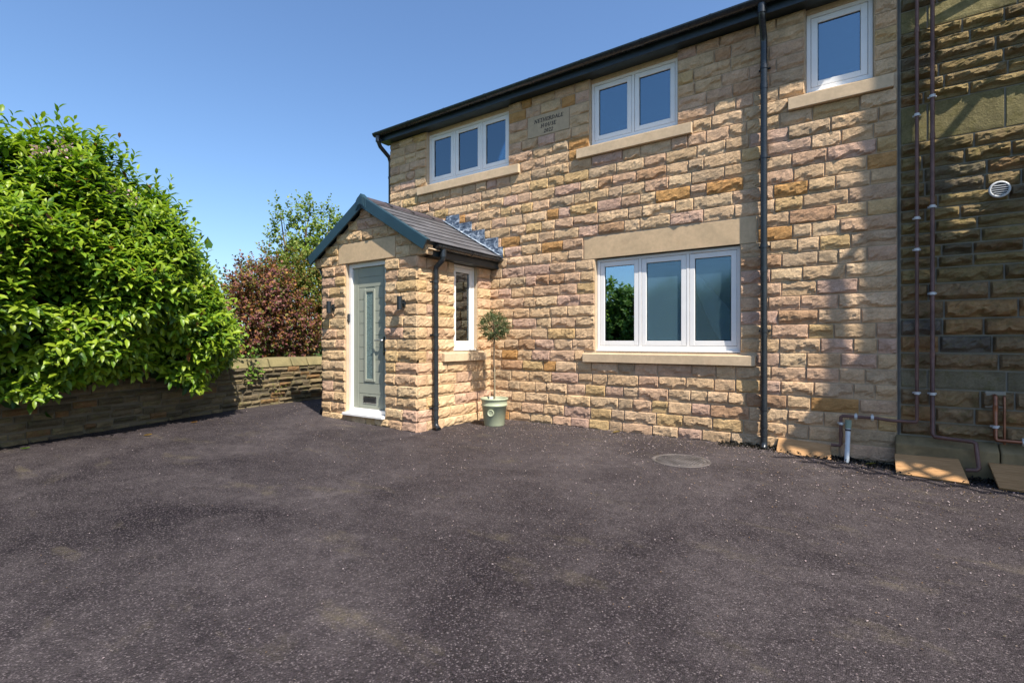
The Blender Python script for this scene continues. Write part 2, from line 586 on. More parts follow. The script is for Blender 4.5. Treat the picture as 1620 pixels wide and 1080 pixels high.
def face_grid(w, h, amp, d, res=0.03, nz=6, chip=0.3, edge=0.018):
    """pitched block: x 0..w, z 0..h, front towards -y; crisp arrises, ragged undercut foot; returns V, F"""
    nx = max(4, int(round(w / res)))
    e = min(edge * 0.4, w * .1)
    x = np.concatenate([[0], np.linspace(e, w - e, nx - 1), [w]])
    z = np.concatenate([[0], np.linspace(h * .10, h - e * 1.1, nz - 1), [h]])
    X, Z = np.meshgrid(x, z)
    jx = rng.uniform(-0.34, 0.34, X.shape) * (w / nx); jz = rng.uniform(-0.34, 0.34, Z.shape) * (h / nz)
    jx[:, :2] *= 0; jx[:, -2:] *= 0; jz[0, :] = jz[-1, :] = 0; jz[-2, :] *= .2
    X = X + jx; Z = Z + jz
    n3 = max(2, nx // 3)
    lip = chip * h * np.clip(lowfreq(nx, nz, n3, 1)[0] * 0.75 + 0.35, 0, 1)      # ragged undercut along the foot
    fb = sstep((Z - lip[None, :]) / (edge * .75))
    fl = np.ones_like(X); fl[:, 0] = 0.0; fl[:, -1] = 0.0
    lf = rng.uniform(.35, 1.0); rf_ = rng.uniform(.35, 1.0)                        # some ends are dressed back further
    fl[:, 1] = lf + (1 - lf) * rng.uniform(.4, 1, nz + 1); fl[:, -2] = rf_ + (1 - rf_) * rng.uniform(.4, 1, nz + 1)
    ft = np.ones_like(X); ft[-1, :] = 0.0; ft[-2, :] = rng.uniform(.55, 1.0, nx + 1)
    fall = fb * fl * ft
    tilt = rng.uniform(-.25, .25) * (X / w - .5) + rng.uniform(-.1, .4) * (.5 - Z / h)
    P = amp * fall * (0.97 + tilt + 0.30 * lowfreq(nx, nz, n3, 3) + 0.20 * rng.uniform(-1, 1, X.shape))
    P = np.maximum(P, 0)
    V = np.stack([X, -P, Z], -1).reshape(-1, 3)
    F = []
    q = nx + 1
    for j in range(nz):
        for i in range(nx):
            a = j * q + i
            F.append((a, a + 1, a + q + 1, a + q))
    bd = [i for i in range(nx)] + [j * q + nx for j in range(nz)] + [nz * q + i for i in range(nx, 0, -1)] + [j * q for j in range(nz, 0, -1)]
    n0 = len(V)
    B = V[bd].copy(); B[:, 1] = d
    V = np.vstack([V, B])
    m = len(bd)
    for k in range(m):
        k2 = (k + 1) % m
        F.append((bd[k2], bd[k], n0 + k, n0 + k2))
    return V, F


ROT_X = np.array([[0, -1, 0], [1, 0, 0], [0, 0, 1]], float)      # front (-y) -> +x ; local x -> +y
ROT_NEGX = np.array([[0, 1, 0], [-1, 0, 0], [0, 0, 1]], float)   # front -> -x ; local x -> -y


class Piece:
    pass


def make_piece(w, h, pal, loc, rot=None, amp=0.022, d=0.03, chip=0.3, res=0.03, nz=6, edge=0.018, corner=0.0, scol=None):
    V, F = face_grid(w, h, amp, d, res, nz, chip, edge)
    if corner:                                                # second rock face on the right-hand end
        V2, F2 = face_grid(corner, h, amp * 0.8, d, res, nz, chip, edge)
        V2 = V2 @ ROT_X.T + np.array([w, 0, 0])
        n = len(V); V = np.vstack([V, V2]); F = F + [tuple(i + n for i in f) for f in F2]
    if rot is not None: V = V @ rot.T
    p = Piece()
    p.V = V + np.array(loc); p.F = F
    p.col = pick(pal) if scol is None else np.array(scol)
    return p


def proj(P):
    s, c = math.sin(R(YAW)), math.cos(R(YAW))
    f = -s * P[0] + c * P[1]; r = c * P[0] + s * P[1]
    return 810 + 800 * r / f, 540 - 800 * (P[2] - CAMH) / f, f


def emit_pieces(pieces, mat, parent, name='brick', limit=295):
    def area(p):
        u0, v0, f = proj(p.V.min(0)); u1, v1, f1 = proj(p.V.max(0))
        vis = -60 < max(u0, u1) and min(u0, u1) < 1680 and max(v0, v1) > -20 and f > 0
        return abs(u1 - u0) * abs(v1 - v0) if vis else 0
    order = sorted(pieces, key=area, reverse=True)
    for p in order[:limit]:
        raw_mesh(name, p.V, p.F, mat, parent, cols=np.tile(p.col, (len(p.V), 1)))
    rest = order[limit:]
    if rest:
        V = []; F = []; C = []; n = 0
        for p in rest:
            V.append(p.V); C.append(np.tile(p.col, (len(p.V), 1))); F += [tuple(i + n for i in f) for f in p.F]; n += len(p.V)
        o = raw_mesh('remaining_' + name + 's', np.vstack(V), F, mat, parent, cols=np.vstack(C))
        o['kind'] = 'stuff'


def fill_span(a, b, lo=0.17, hi=0.44):
    out = []
    x = a
    while b - x > 1e-4:
        L = rng.uniform(lo, hi)
        if b - (x + L) < lo * 0.75:
            L = b - x if b - x < hi * 1.1 else (b - x) / 2
        out.append((x, x + L)); x += L
    return out


def cut(spans, a, b):
    out = []
    for s, e in spans:
        if b <= s or a >= e: out.append((s, e)); continue
        if a - s > 0.02: out.append((s, a))
        if e - b > 0.02: out.append((b, e))
    return out


G = 0.149; Z0 = -0.027
YW = 6.03                                # base plane of the main facade's blocks
XL, XR = -6.75, 0.276
SOFF = 4.575
# openings: x0,x1,z0,z1 (windows incl. head), ashlar pieces are cut out too
W1 = (-5.88, -4.235, 3.70, SOFF + .03); W2 = (-2.94, -1.797, 3.70, SOFF + .03); W3 = (-0.4825, 0.0909, 3.70, SOFF + .03); W4 = (-2.86, -1.11, 1.0, 2.21)
SILLS = [(-6.05, -4.03, 3.545, 3.69), (-3.107, -1.62, 3.545, 3.69), (-0.637, 0.246, 3.545, 3.69), (-3.016, -0.949, 0.867, 0.998)]
LINTEL = (-3.02, -0.936, 2.21, 2.497)
NAMEST = (-3.90, -3.235, 3.996, 4.285)
PORCH = (-6.5, -4.56)

house = thing('stone_house', (-3.2, 6.2, 0), 'new buff sandstone house with white casement windows and black guttering', 'house')

# backing wall with openings (grid decomposition)


def wall_grid(x0, x1, z0, z1, y0, y1, opens, mb):
    X = sorted({x0, x1, *[o[0] for o in opens], *[o[1] for o in opens]}); Z = sorted({z0, z1, *[o[2] for o in opens], *[o[3] for o in opens]})
    X = [q for q in X if x0 <= q <= x1]; Z = [q for q in Z if z0 <= q <= z1]
    for i in range(len(X) - 1):
        run = None
        for j in range(len(Z) - 1):
            cx, cz = (X[i] + X[i + 1]) / 2, (Z[j] + Z[j + 1]) / 2
            hole = any(o[0] < cx < o[1] and o[2] < cz < o[3] for o in opens)
            if not hole:
                if run is None: run = [Z[j], Z[j + 1]]
                else: run[1] = Z[j + 1]
            if hole and run: mb.box(X[i], X[i + 1], y0, y1, *run); run = None
        if run: mb.box(X[i], X[i + 1], y0, y1, *run)


mb = MB()
wall_grid(XL + .01, XR, -0.3, SOFF + 0.1, YW + 0.006, YW + 0.30, [W1, W2, W3, W4], mb)
mb.box(XL + .01, XL + .3, YW + 0.30, 13, -0.3, SOFF + .1)
mb.box(XL + .3, XR, 12.7, 13, -0.3, SOFF + .1)
mb.build('wall', M_MORTAR, house)

pieces = []
k = 0
while True:
    za, zb = Z0 + k * G, Z0 + (k + 1) * G
    if za > SOFF - 0.03: break
    zb = min(zb, SOFF - 0.002)
    k += 1
    spans = [(XL, XR)]
    zm = (za + zb) / 2
    for o in [W1, W2, W3, W4, *SILLS, LINTEL, NAMEST]:
        if o[2] < zm < o[3]: spans = cut(spans, o[0] - 0.004, o[1] + 0.004)
    if zm < 2.2: spans = cut(spans, PORCH[0], PORCH[1] - 0.03)
    shade_flat = 1.0
    for (a, b) in spans:
        for (p, q) in fill_span(a, b, 0.17, 0.43):
            j = 0.005
            if q - p < 0.05: continue
            pieces.append(make_piece(q - p - 2 * j, zb - za - 2 * j, PAL_NEW, (p + j, YW, za + j), None, amp=rng.uniform(0.012, 0.025), chip=rng.uniform(0.15, 0.55), res=.026, nz=7))
emit_pieces(pieces, M_STONE, house)

# lintel, sills, name stone
MB().box(LINTEL[0] + .004, LINTEL[1] - .004, YW - 0.004, YW + 0.14, LINTEL[2], LINTEL[3] - .006).build('lintel', M_ASHLAR, house, 0.004)


def sill(x0, x1, z0, z1, parent, M=None, y=YW):
    mb = MB(M)
    f = y - 0.058
    mb.hexa([(x0, f, z0), (x1, f, z0), (x1, y + .1, z0), (x0, y + .1, z0), (x0, f, z1 - .022), (x1, f, z1 - .022), (x1, y + .1, z1), (x0, y + .1, z1)])
    mb.build('window_sill', M_SILL, parent, 0.005)


for s in SILLS: sill(*s, house)
ns = MB().box(NAMEST[0] + .004, NAMEST[1] - .004, YW - 0.006, YW + 0.1, NAMEST[2] + .004, NAMEST[3] - .004).build('name_stone', M_NAME, house, 0.004, label='inscribed name stone reading NETHERDALE HOUSE 2022')

# incised lettering, drawn with thick and thin pen strokes
GLY = {
    'N': (1.0, [((.05, 0), (.22, 1), .5), ((.22, 1), (.72, 0), 1), ((.72, 0), (.92, 1), .5), ((-.08, -.06), (.12, 0), .5), ((.84, 1), (1.1, 1.05), .5), ((.1, .98), (.3, 1), .5)]),
    'E': (.72, [((.08, 0), (.25, 1), 1), ((.08, 0), (.62, .04), .5), ((.25, 1), (.78, .97), .5), ((.16, .52), (.55, .54), .45), ((.62, .04), (.68, .2), .5), ((.78, .97), (.74, .84), .5)]),
    'T': (.75, [((.28, 0), (.46, 1), 1), ((.08, .97), (.9, 1.03), .6), ((.15, 0), (.45, 0), .5)]),
    'H': (.98, [((.05, 0), (.25, 1), 1), ((.68, 0), (.88, 1), 1), ((.15, .5), (.78, .52), .5), ((-.05, 0), (.18, 0), .5), ((.76, 1), (1.02, 1.02), .5)]),
    'R': (.85, [((.08, 0), (.25, 1), 1), ((.25, 1), (.62, .96), .5), ((.62, .96), (.7, .75), 1), ((.7, .75), (.5, .52), .6), ((.5, .52), (.18, .5), .5), ((.42, .5), (.82, -.03), 1), ((0, 0), (.22, 0), .5)]),
    'D': (.95, [((.08, 0), (.25, 1), 1), ((.25, 1), (.65, .95), .5), ((.65, .95), (.86, .62), 1), ((.86, .62), (.72, .2), 1), ((.72, .2), (.08, 0), .5)]),
    'A': (.9, [((.0, 0), (.52, 1), .5), ((.52, 1), (.76, 0), 1), ((.2, .36), (.68, .38), .5), ((-.1, 0), (.14, 0), .5)]),
    'L': (.7, [((.08, 0), (.25, 1), 1), ((.08, 0), (.62, .03), .6), ((.62, .03), (.68, .2), .5)]),
    'O': (.95, [((.16, .3), (.28, .78), 1), ((.28, .78), (.58, 1), .6), ((.58, 1), (.86, .72), .8), ((.86, .72), (.76, .25), 1), ((.76, .25), (.46, 0), .6), ((.46, 0), (.16, .3), .8)]),
    'U': (.9, [((.22, 1), (.1, .3), 1), ((.1, .3), (.3, .02), .7), ((.3, .02), (.62, .2), .6), ((.62, .2), (.86, 1), .6), ((.1, 1), (.34, 1), .5)]),
    'S': (.7, [((.7, .88), (.45, 1), .6), ((.45, 1), (.22, .78), .8), ((.22, .78), (.58, .35), 1), ((.58, .35), (.4, .02), .8), ((.4, .02), (.04, .15), .6)]),
    '2': (.68, [((.14, .8), (.38, 1), .6), ((.38, 1), (.64, .78), .9), ((.64, .78), (.02, 0), .6), ((.02, 0), (.6, .02), .9)]),
    '0': (.72, [((.1, .3), (.22, .78), 1), ((.22, .78), (.46, .96), .6), ((.46, .96), (.64, .7), .9), ((.64, .7), (.54, .22), 1), ((.54, .22), (.3, .02), .6), ((.3, .02), (.1, .3), .9)]),
}
mb = MB()
xc = (NAMEST[0] + NAMEST[1]) / 2
for word, zb, hh, track in (('NETHERDALE', 4.190, 0.048, 1.16), ('HOUSE', 4.108, 0.048, 1.2), ('2022', 4.032, 0.046, 1.18)):
    ww = sum(GLY[c][0] for c in word) * hh * track
    x = xc - ww / 2 + 0.012
    for c in word:
        wd, st = GLY[c]
        for (a, b, t) in st:
            ax, az, bx, bz = x + a[0] * hh, zb + a[1] * hh, x + b[0] * hh, zb + b[1] * hh
            dx, dz = bx - ax, bz - az; L = math.hypot(dx, dz); tt = 0.0042 * t + 0.0006
            px, pz = -dz / L * tt, dx / L * tt
            ex, ez = dx / L * tt * .6, dz / L * tt * .6
            y0, y1 = YW - 0.0085, YW - 0.0055
            q = [(ax - ex - px, az - ez - pz), (bx + ex - px, bz + ez - pz), (bx + ex + px, bz + ez + pz), (ax - ex + px, az - ez + pz)]
            mb.add([(u, y0, v) for u, v in q] + [(u, y1, v) for u, v in q], [(0, 1, 2, 3), (7, 6, 5, 4), (0, 4, 5, 1), (1, 5, 6, 2), (2, 6, 7, 3), (3, 7, 4, 0)])
        x += wd * hh * track
mb.build('lettering', M_LETTER, ns, label='dark incised lettering NETHERDALE HOUSE 2022')

# ------------------------------------------------------------------ windows


def window(x0, x1, z0, z1, yf, divs, parent, M=None, glass=None, vents=(), head=0.0, room=1.6, label=None):
    """white casement window; front of frame at yf; divs = list of x splits"""
    fw, fd = 0.038, 0.07
    mb = MB(M)
    mb.box(x0, x0 + fw, yf, yf + fd, z0, z1); mb.box(x1 - fw, x1, yf, yf + fd, z0, z1)
    mb.box(x0 + fw, x1 - fw, yf + .001, yf + fd - .001, z0, z0 + fw + .012); mb.box(x0 + fw, x1 - fw, yf + .001, yf + fd - .001, z1 - fw, z1)
    mb.box(x0 - .002, x1 + .002, yf - 0.03, yf + .03, z0 - .022, z0 - 0.001)          # projecting cill nose
    ed = [x0 + fw] + [d for d in divs] + [x1 - fw]
    for d in divs: mb.box(d - .017, d + .017, yf + .0015, yf + fd - .0015, z0 + fw + .012, z1 - fw)
    w = mb.build('window', M_WHITE, parent, 0.003, label=label)
    for i in range(len(ed) - 1):
        a = ed[i] + (0.017 if i else 0) + .004; b = ed[i + 1] - (0.017 if i < len(ed) - 2 else 0) - .004
        c0, c1 = z0 + fw + .016, z1 - fw - .004
        cw = 0.058
        mb = MB(M)
        y0, y1 = yf + .004, yf + .058
        mb.box(a, a + cw, y0, y1, c0, c1); mb.box(b - cw, b, y0, y1, c0, c1)
        mb.box(a + cw, b - cw, y0 + .001, y1 - .001, c0, c0 + cw); mb.box(a + cw, b - cw, y0 + .001, y1 - .001, c1 - cw, c1)
        mb.build('casement', M_WHITE, w, 0.004)
        g = .006
        mb = MB(M)
        for q in ((a + cw, a + cw + g, c0 + cw, c1 - cw), (b - cw - g, b - cw, c0 + cw, c1 - cw), (a + cw + g, b - cw - g, c0 + cw, c0 + cw + g), (a + cw + g, b - cw - g, c1 - cw - g, c1 - cw)):
            mb.box(q[0], q[1], y0 + .016, y0 + .03, q[2], q[3])
        # black strips stand in for the shade in the gap round the sash
        for q in ((a - .004, a, c0 - .004, c1 + .004), (b, b + .004, c0 - .004, c1 + .004), (a, b, c0 - .004, c0), (a, b, c1, c1 + .004)):
            mb.box(q[0], q[1], y0 + .012, y0 + .03, q[2], q[3])
        mb.build('gasket_and_gap_shade', M_GASKET, w)
        gm = glass[i] if glass else M_GLASS
        MB(M).box(a + cw, b - cw, y0 + .022, y0 + .026, c0 + cw, c1 - cw).build('pane', gm, w)
        if i in vents:
            MB(M).box(a + .03, b - .09, yf - .012, yf + .004, z1 - fw + .004, z1 - fw + .02).build('trickle_vent', M_WHITE, w, 0.003)
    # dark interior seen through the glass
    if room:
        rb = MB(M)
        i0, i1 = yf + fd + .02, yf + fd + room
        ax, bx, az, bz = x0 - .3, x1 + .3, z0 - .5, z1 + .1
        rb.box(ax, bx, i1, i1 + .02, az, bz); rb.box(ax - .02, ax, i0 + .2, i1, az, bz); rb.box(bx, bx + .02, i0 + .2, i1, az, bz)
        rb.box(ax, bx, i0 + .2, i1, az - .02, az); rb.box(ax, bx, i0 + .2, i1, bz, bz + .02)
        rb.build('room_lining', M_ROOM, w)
    return w


YF = YW + 0.06
HZ = SOFF - 0.03
def splits(a, b, n): return [a + (b - a) * i / n for i in range(1, n)]
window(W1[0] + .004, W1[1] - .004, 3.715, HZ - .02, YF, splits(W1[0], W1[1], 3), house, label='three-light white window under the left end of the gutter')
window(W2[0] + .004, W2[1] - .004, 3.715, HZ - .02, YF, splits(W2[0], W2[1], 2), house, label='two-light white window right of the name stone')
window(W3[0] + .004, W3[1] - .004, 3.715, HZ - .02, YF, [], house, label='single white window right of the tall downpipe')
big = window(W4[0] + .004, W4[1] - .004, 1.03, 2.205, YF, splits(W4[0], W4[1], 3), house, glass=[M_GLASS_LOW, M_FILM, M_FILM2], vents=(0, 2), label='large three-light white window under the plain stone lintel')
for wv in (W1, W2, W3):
    MB().box(wv[0] + .002, wv[1] - .002, YF - .012, YF + .07, HZ - .018, SOFF + .04).build('window_head', M_SILL, house)
for xa_, xb_ in ((W1[0] + .03, W1[0] + .25), (W1[1] - .2, W1[1] - .02), (W2[1] - .15, W2[1] - .03)):
    MB().box(xa_, xb_, YF + .12, YF + .125, 3.74, HZ - .05).build('net_curtain', M_CURTAIN, house)
# pale curtain shape added to imitate the diagonal light band in the right-hand pane
cx0, cx1 = -1.66, -1.16
n = 28
V = []; F = []
for i in range(n + 1):
    f = i / n
    x = cx0 + (cx1 - cx0) * f
    zt = 1.98 - 0.58 * f ** 1.1; zb = zt - 0.14 - 0.38 * math.sin(math.pi * min(1, f * .62)) ** 1.0
    for j in range(7):
        g = j / 6
        V.append((x, YF + .062 + .010 * math.sin(i * 1.3 + j * 1.1), zt + (zb - zt) * g))
for i in range(n):
    for j in range(6):
        a = i * 7 + j; F.append((a, a + 1, a + 8, a + 7))
cu = raw_mesh('light_band_curtain', np.array(V), F, M_CURTAIN, big, smooth=True)
sol = cu.modifiers.new('thickness', 'SOLIDIFY'); sol.thickness = 0.003

# ------------------------------------------------------------------ eaves, gutter, main roof
FX0, FX1 = XL - 0.12, XR
fa = MB()
fa.box(FX0, FX1, YW - .165, YW - .148, SOFF - .012, SOFF + .15)
fa.build('fascia_board', M_FASCIA, house, 0.002)
MB().box(FX0, FX1, YW - .148, YW + .06, SOFF + .001, SOFF + .014).build('soffit_board', M_FASCIA, house)


def gutter(a, b, rad, parent, out, brk=0.8):
    """half-round gutter from a to b; out = unit vector away from the wall"""
    a = Vector(a); b = Vector(b); out = Vector(out)
    def prof(r0, r1):
        pr = []
        for j in range(13):
            t = math.pi * j / 12
            pr.append(out * (-math.cos(t) * r1) + Vector((0, 0, -math.sin(t) * r1)))
        for j in range(12, -1, -1):
            t = math.pi * j / 12
            pr.append(out * (-math.cos(t) * r0) + Vector((0, 0, -math.sin(t) * r0)))
        return pr
    g = MB().sweep(prof(rad - .005, rad), a, b).build('gutter', M_BLACK, parent)
    d = (b - a).normalized(); L = (b - a).length
    # end stops
    for e in (a, b):
        MB().sweep([out * (-math.cos(math.pi * j / 12) * rad) + Vector((0, 0, -math.sin(math.pi * j / 12) * rad)) for j in range(13)], e - d * .004, e + d * .004).build('end_stop', M_BLACK, g)
    m = max(2, int(L / brk))
    for i in range(m + 1):
        c = a + d * (0.08 + (L - .16) * i / m)
        MB().sweep(prof(rad + .0005, rad + .006), c - d * .016, c + d * .016).build('gutter_bracket', M_BLACK, g)
    return g


gutter((FX0 - .02, YW - .225, SOFF + .118), (FX1 - .0, YW - .225, SOFF + .118), 0.057, house, (0, -1, 0), 0.75)
# main roof, slates laid on a slope
rf = MB()
rf.hexa([(FX0, YW - .20, SOFF + .13), (FX1, YW - .20, SOFF + .13), (FX1, 9.5, SOFF + 2.06), (FX0, 9.5, SOFF + 2.06),
         (FX0, YW - .20, SOFF + .155), (FX1, YW - .20, SOFF + .155), (FX1, 9.5, SOFF + 2.1), (FX0, 9.5, SOFF + 2.1)])
rf.build('roof', M_RIDGE, house)


def downpipe(path, r, parent, clips, foot=None, mat=None, name='downpipe', wall_dir=(0, 1, 0)):
    mb = MB().tube(path, r, 16)
    o = mb.build(name, mat or M_BLACK, parent)
    wd = Vector(wall_dir)
    sd = Vector((-wd.y, wd.x, 0))
    for z in clips:
        # point on pipe at height z
        x, y = None, None
        for i in range(len(path) - 1):
            p, q = path[i], path[i + 1]
            lo, hi = min(p[2], q[2]), max(p[2], q[2])
            if lo <= z <= hi and hi > lo:
                t = (z - p[2]) / (q[2] - p[2]); x = p[0] + (q[0] - p[0]) * t; y = p[1] + (q[1] - p[1]) * t
        if x is None: continue
        c = Vector((x, y, z))
        m2 = MB().tube([(x, y, z - .018), (x, y, z + .018)], r + .006, 16)
        e = c + wd * (r + .02)
        m2.tube([e + sd * (r + .022), e - sd * (r + .022)], .011, 8)
        m2.build('pipe_bracket', mat or M_BLACK, o)
    return o


gy = YW - .225
# main downpipe on the facade
px = -0.86
dp = downpipe([(px, gy, SOFF + .07), (px, gy, SOFF - .04), (px, gy + .03, SOFF - .08), (px, YW - .085, SOFF - .22), (px, YW - .075, SOFF - .27), (px, YW - .075, 0.07), (px, YW - .078, 0.03), (px, YW - .12, -0.005)], 0.034, house, [4.05, 3.1, 2.15, 1.25, .42], None)
for z in (3.85, 1.9, .25, .16): MB().tube([(px, YW - .075, z - .03), (px, YW - .075, z + .03)], .038, 16).build('pipe_socket', M_BLACK, dp)
MB().tube([(px, gy, SOFF + .065), (px, gy, SOFF - .03)], .042, 16).build('gutter_outlet', M_BLACK, dp)
# left-hand downpipe at the end of the house
px2 = XL - .055
dp2 = downpipe([(px2, gy, SOFF + .07), (px2, gy, SOFF - .02), (px2 + .0, gy + .05, SOFF - .1), (px2, YW + .02, SOFF - .22), (px2, YW + .05, SOFF - .3), (px2, YW + .05, 0.1)], 0.034, house, [4.0, 3.2, 2.3], None, wall_dir=(1, 0, 0))
MB().tube([(px2, gy, SOFF + .065), (px2, gy, SOFF - .03)], .042, 16).build('gutter_outlet', M_BLACK, dp2)

# ------------------------------------------------------------------ porch
PX0, PX1 = PORCH
PY = 4.51
PXC = (PX0 + PX1) / 2
EAVE = 2.27; PITCH = math.tan(R(30.5))
APEX = 3.03
porch = thing('entrance_porch', (PXC, (PY + YW) / 2, 0), 'gabled stone entrance porch with sage green door and slate roof', 'porch')
D0 = (-5.965, -5.145, 0.125, 2.225)             # door opening
PLINT = (-6.12, -4.95, 2.225, 2.5)
SW = (5.205, 5.705, 1.0, 2.25)                  # side window opening (y0,y1,z0,z1)
SSILL = (4.953, 5.86, 0.867, 0.998)


def gable_half(z): return (APEX - 0.06 - z) / PITCH


pieces = []
k = 0
cornerw = 0.11
while True:
    za, zb = Z0 + k * G, Z0 + (k + 1) * G
    if za > APEX - 0.16: break
    zm = (za + zb) / 2
    spans = [(PX0, PX1)]
    if zm > EAVE:
        hw = gable_half(zm + .02)
        spans = [(PXC - hw, PXC + hw)]
    for o in (D0, PLINT):
        if o[2] < zm < o[3]: spans = cut(spans, o[0] - .004, o[1] + .004)
    low = zm < EAVE
    odd = k % 2
    for (a, b) in spans:
        for (p, q) in fill_span(a, b, 0.15, 0.36):
            j = .005
            last = abs(q - PX1) < 1e-3 and low
            cw = (0.30 if odd else 0.16) if last else 0
            ln = q - p - j - (0 if last else j)
            pieces.append(make_piece(ln, zb - za - 2 * j, PAL_PORCH, (p + j, PY, za + j), None, amp=rng.uniform(.014, .027), nz=7, corner=cw - j if cw else 0, chip=rng.uniform(.2, .55), res=.028))
    if low:
        c0 = PY + (0.30 if odd else 0.16)
        s2 = [(c0, YW - .012)]
        if SW[2] < zm < SW[3]: s2 = cut(s2, SW[0] - .004, SW[1] + .004)
        if SSILL[2] < zm < SSILL[3]: s2 = cut(s2, SSILL[0] - .004, SSILL[1] + .004)
        for (a, b) in s2:
            for (p, q) in fill_span(a, b, 0.17, 0.4):
                pieces.append(make_piece(q - p - .01, zb - za - .01, PAL_PORCH, (PX1, p + .005, za + .005), ROT_X, amp=rng.uniform(.015, .026), chip=rng.uniform(.15, .45), res=.028))
        if k > 0:
            for (p, q) in fill_span(PY + .02, YW - .02, 0.3, 0.5):
                pieces.append(make_piece(q - p - .01, zb - za - .01, PAL_PORCH, (PX0, q - .005, za + .005), ROT_NEGX, amp=.018, res=.06, nz=4))
    k += 1
emit_pieces(pieces, M_STONE, porch, 'brick', 290)

mb = MB()
wall_grid(PX0 + .01, PX1 - .011, -.3, EAVE, PY + .010, PY + .2, [D0], mb)
# gable triangle
g0 = gable_half(EAVE) - .01
mb.add([(PXC - g0, PY + .010, EAVE), (PXC + g0, PY + .010, EAVE), (PXC, PY + .010, APEX - .08), (PXC - g0, PY + .2, EAVE), (PXC + g0, PY + .2, EAVE), (PXC, PY + .2, APEX - .08)],
       [(0, 1, 2), (5, 4, 3), (0, 3, 4, 1), (1, 4, 5, 2), (2, 5, 3, 0)])
# right side wall with the window opening; left side wall
MS = Matrix(((0, -1, 0, PX1), (1, 0, 0, 0), (0, 0, 1, 0), (0, 0, 0, 1)))        # local x -> world y, local -y -> +x
side = MB(); wall_grid(PY + .2, YW, -.3, EAVE, .010, .2, [SW], side)
for (x, y, z) in side.v: pass
mb.add([(PX1 - y, x, z) for (x, y, z) in side.v], side.f)
mb.box(PX0 + .01, PX0 + .2, PY + .2, YW, -.3, EAVE)
mb.build('wall', M_MORTAR, porch)
MB().box(PX0 + .2, PX1 - .2, PY + .2, YW, 0.0, .1).build('porch_floor', M_CONCRETE, porch)
MB().box(PLINT[0] + .004, PLINT[1] - .004, PY - .006, PY + .12, PLINT[2], PLINT[3] - .006).build('door_lintel', M_ASHLAR, porch, .004)
sill(SSILL[0], SSILL[1], SSILL[2], SSILL[3], porch, MS, 0.0)
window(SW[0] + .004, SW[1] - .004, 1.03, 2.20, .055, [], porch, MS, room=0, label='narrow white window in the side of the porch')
MB().box(PX1 - .15, PX1 - .14, 5.42, 5.69, 1.05, 2.16).build('window_blind', M_CURTAIN, porch)

# door ------------------------------------------------------------
YD = PY + .055
mb = MB()
dx0, dx1, dz0, dz1 = D0[0] + .004, D0[1] - .004, D0[2], D0[3] - .004
mb.box(dx0, dx0 + .06, YD, YD + .08, dz0 + .03, dz1); mb.box(dx1 - .06, dx1, YD, YD + .08, dz0 + .03, dz1)
mb.box(dx0 + .06, dx1 - .06, YD + .001, YD + .079, dz1 - .06, dz1)
frame = mb.build('door_frame', M_WHITE, porch, .004)
mb = MB(); mb.hexa([(dx0 - .02, YD - .11, dz0 - .01), (dx1 + .0, YD - .11, dz0 - .01), (dx1 + .0, YD + .08, dz0 - .01), (dx0 - .02, YD + .08, dz0 - .01),
                    (dx0 - .02, YD - .11, dz0 + .022), (dx1, YD - .11, dz0 + .022), (dx1, YD + .08, dz0 + .032), (dx0 - .02, YD + .08, dz0 + .032)])
mb.box(dx0 + .06, dx1 - .06, YD + .002, YD + .07, dz0 + .032, dz0 + .085)
mb.build('threshold', M_WHITE, frame, .004)
# leaf
lx0, lx1, lz0, lz1 = dx0 + .063, dx1 - .063, dz0 + .088, dz1 - .063
YL = YD + .03
door = MB().box(lx0, lx1, YL + .006, YL + .045, lz0, lz1).build('door', M_DOOR, porch, .002, label='sage green grooved door with a narrow obscured light')
ins = .115                                       # stile
gx0, gx1, gz0_, gz1_ = -5.66, -5.445, .585, 1.85     # glazing frame
gp = .009


def dpanel(a, b, c, d, nm='panel'): MB().box(a, b, YL, YL + .0065, c, d).build(nm, M_DOOR, door, .002)


dpanel(lx0, lx0 + ins - gp, lz0, lz1, 'stile'); dpanel(lx1 - ins + gp + .04, lx1, lz0, lz1, 'stile')
ix0, ix1 = lx0 + ins, lx1 - ins + .04
rows = [lz0] + [gz0_ - .17] + list(np.linspace(gz0_ - .03, gz1_ + .03, 9)) + [gz1_ + .17, lz1]
for i in range(len(rows) - 1):
    c, d = rows[i] + gp / 2, rows[i + 1] - gp / 2
    if d < gz0_ - .02 or c > gz1_ + .02:
        dpanel(ix0, ix1, c, d)
    else:
        dpanel(ix0, gx0 + .01, c, d); dpanel(gx1 - .01, ix1, c, d)
# glazing
mb = MB()
w = .036
mb.box(gx0, gx0 + w, YL - .012, YL + .007, gz0_, gz1_); mb.box(gx1 - w, gx1, YL - .012, YL + .007, gz0_, gz1_)
mb.box(gx0 + w, gx1 - w, YL - .011, YL + .007, gz0_, gz0_ + w); mb.box(gx0 + w, gx1 - w, YL - .011, YL + .007, gz1_ - w, gz1_)
mb.build('glazing_bead', M_DOOR, door, .004)
MB().box(gx0 + w, gx1 - w, YL + .0005, YL + .004, gz0_ + w, gz1_ - w).build('glass', M_OBSCURE, door)
# letter plate
mb = MB(); mb.box(-5.685, -5.415, YL - .008, YL + .001, .285, .385); mb.build('letter_plate', M_STEEL, door, .004)
MB().box(-5.668, -5.432, YL - .0125, YL - .0075, .305, .365).build('letter_flap', M_DARKSTEEL, door, .003)
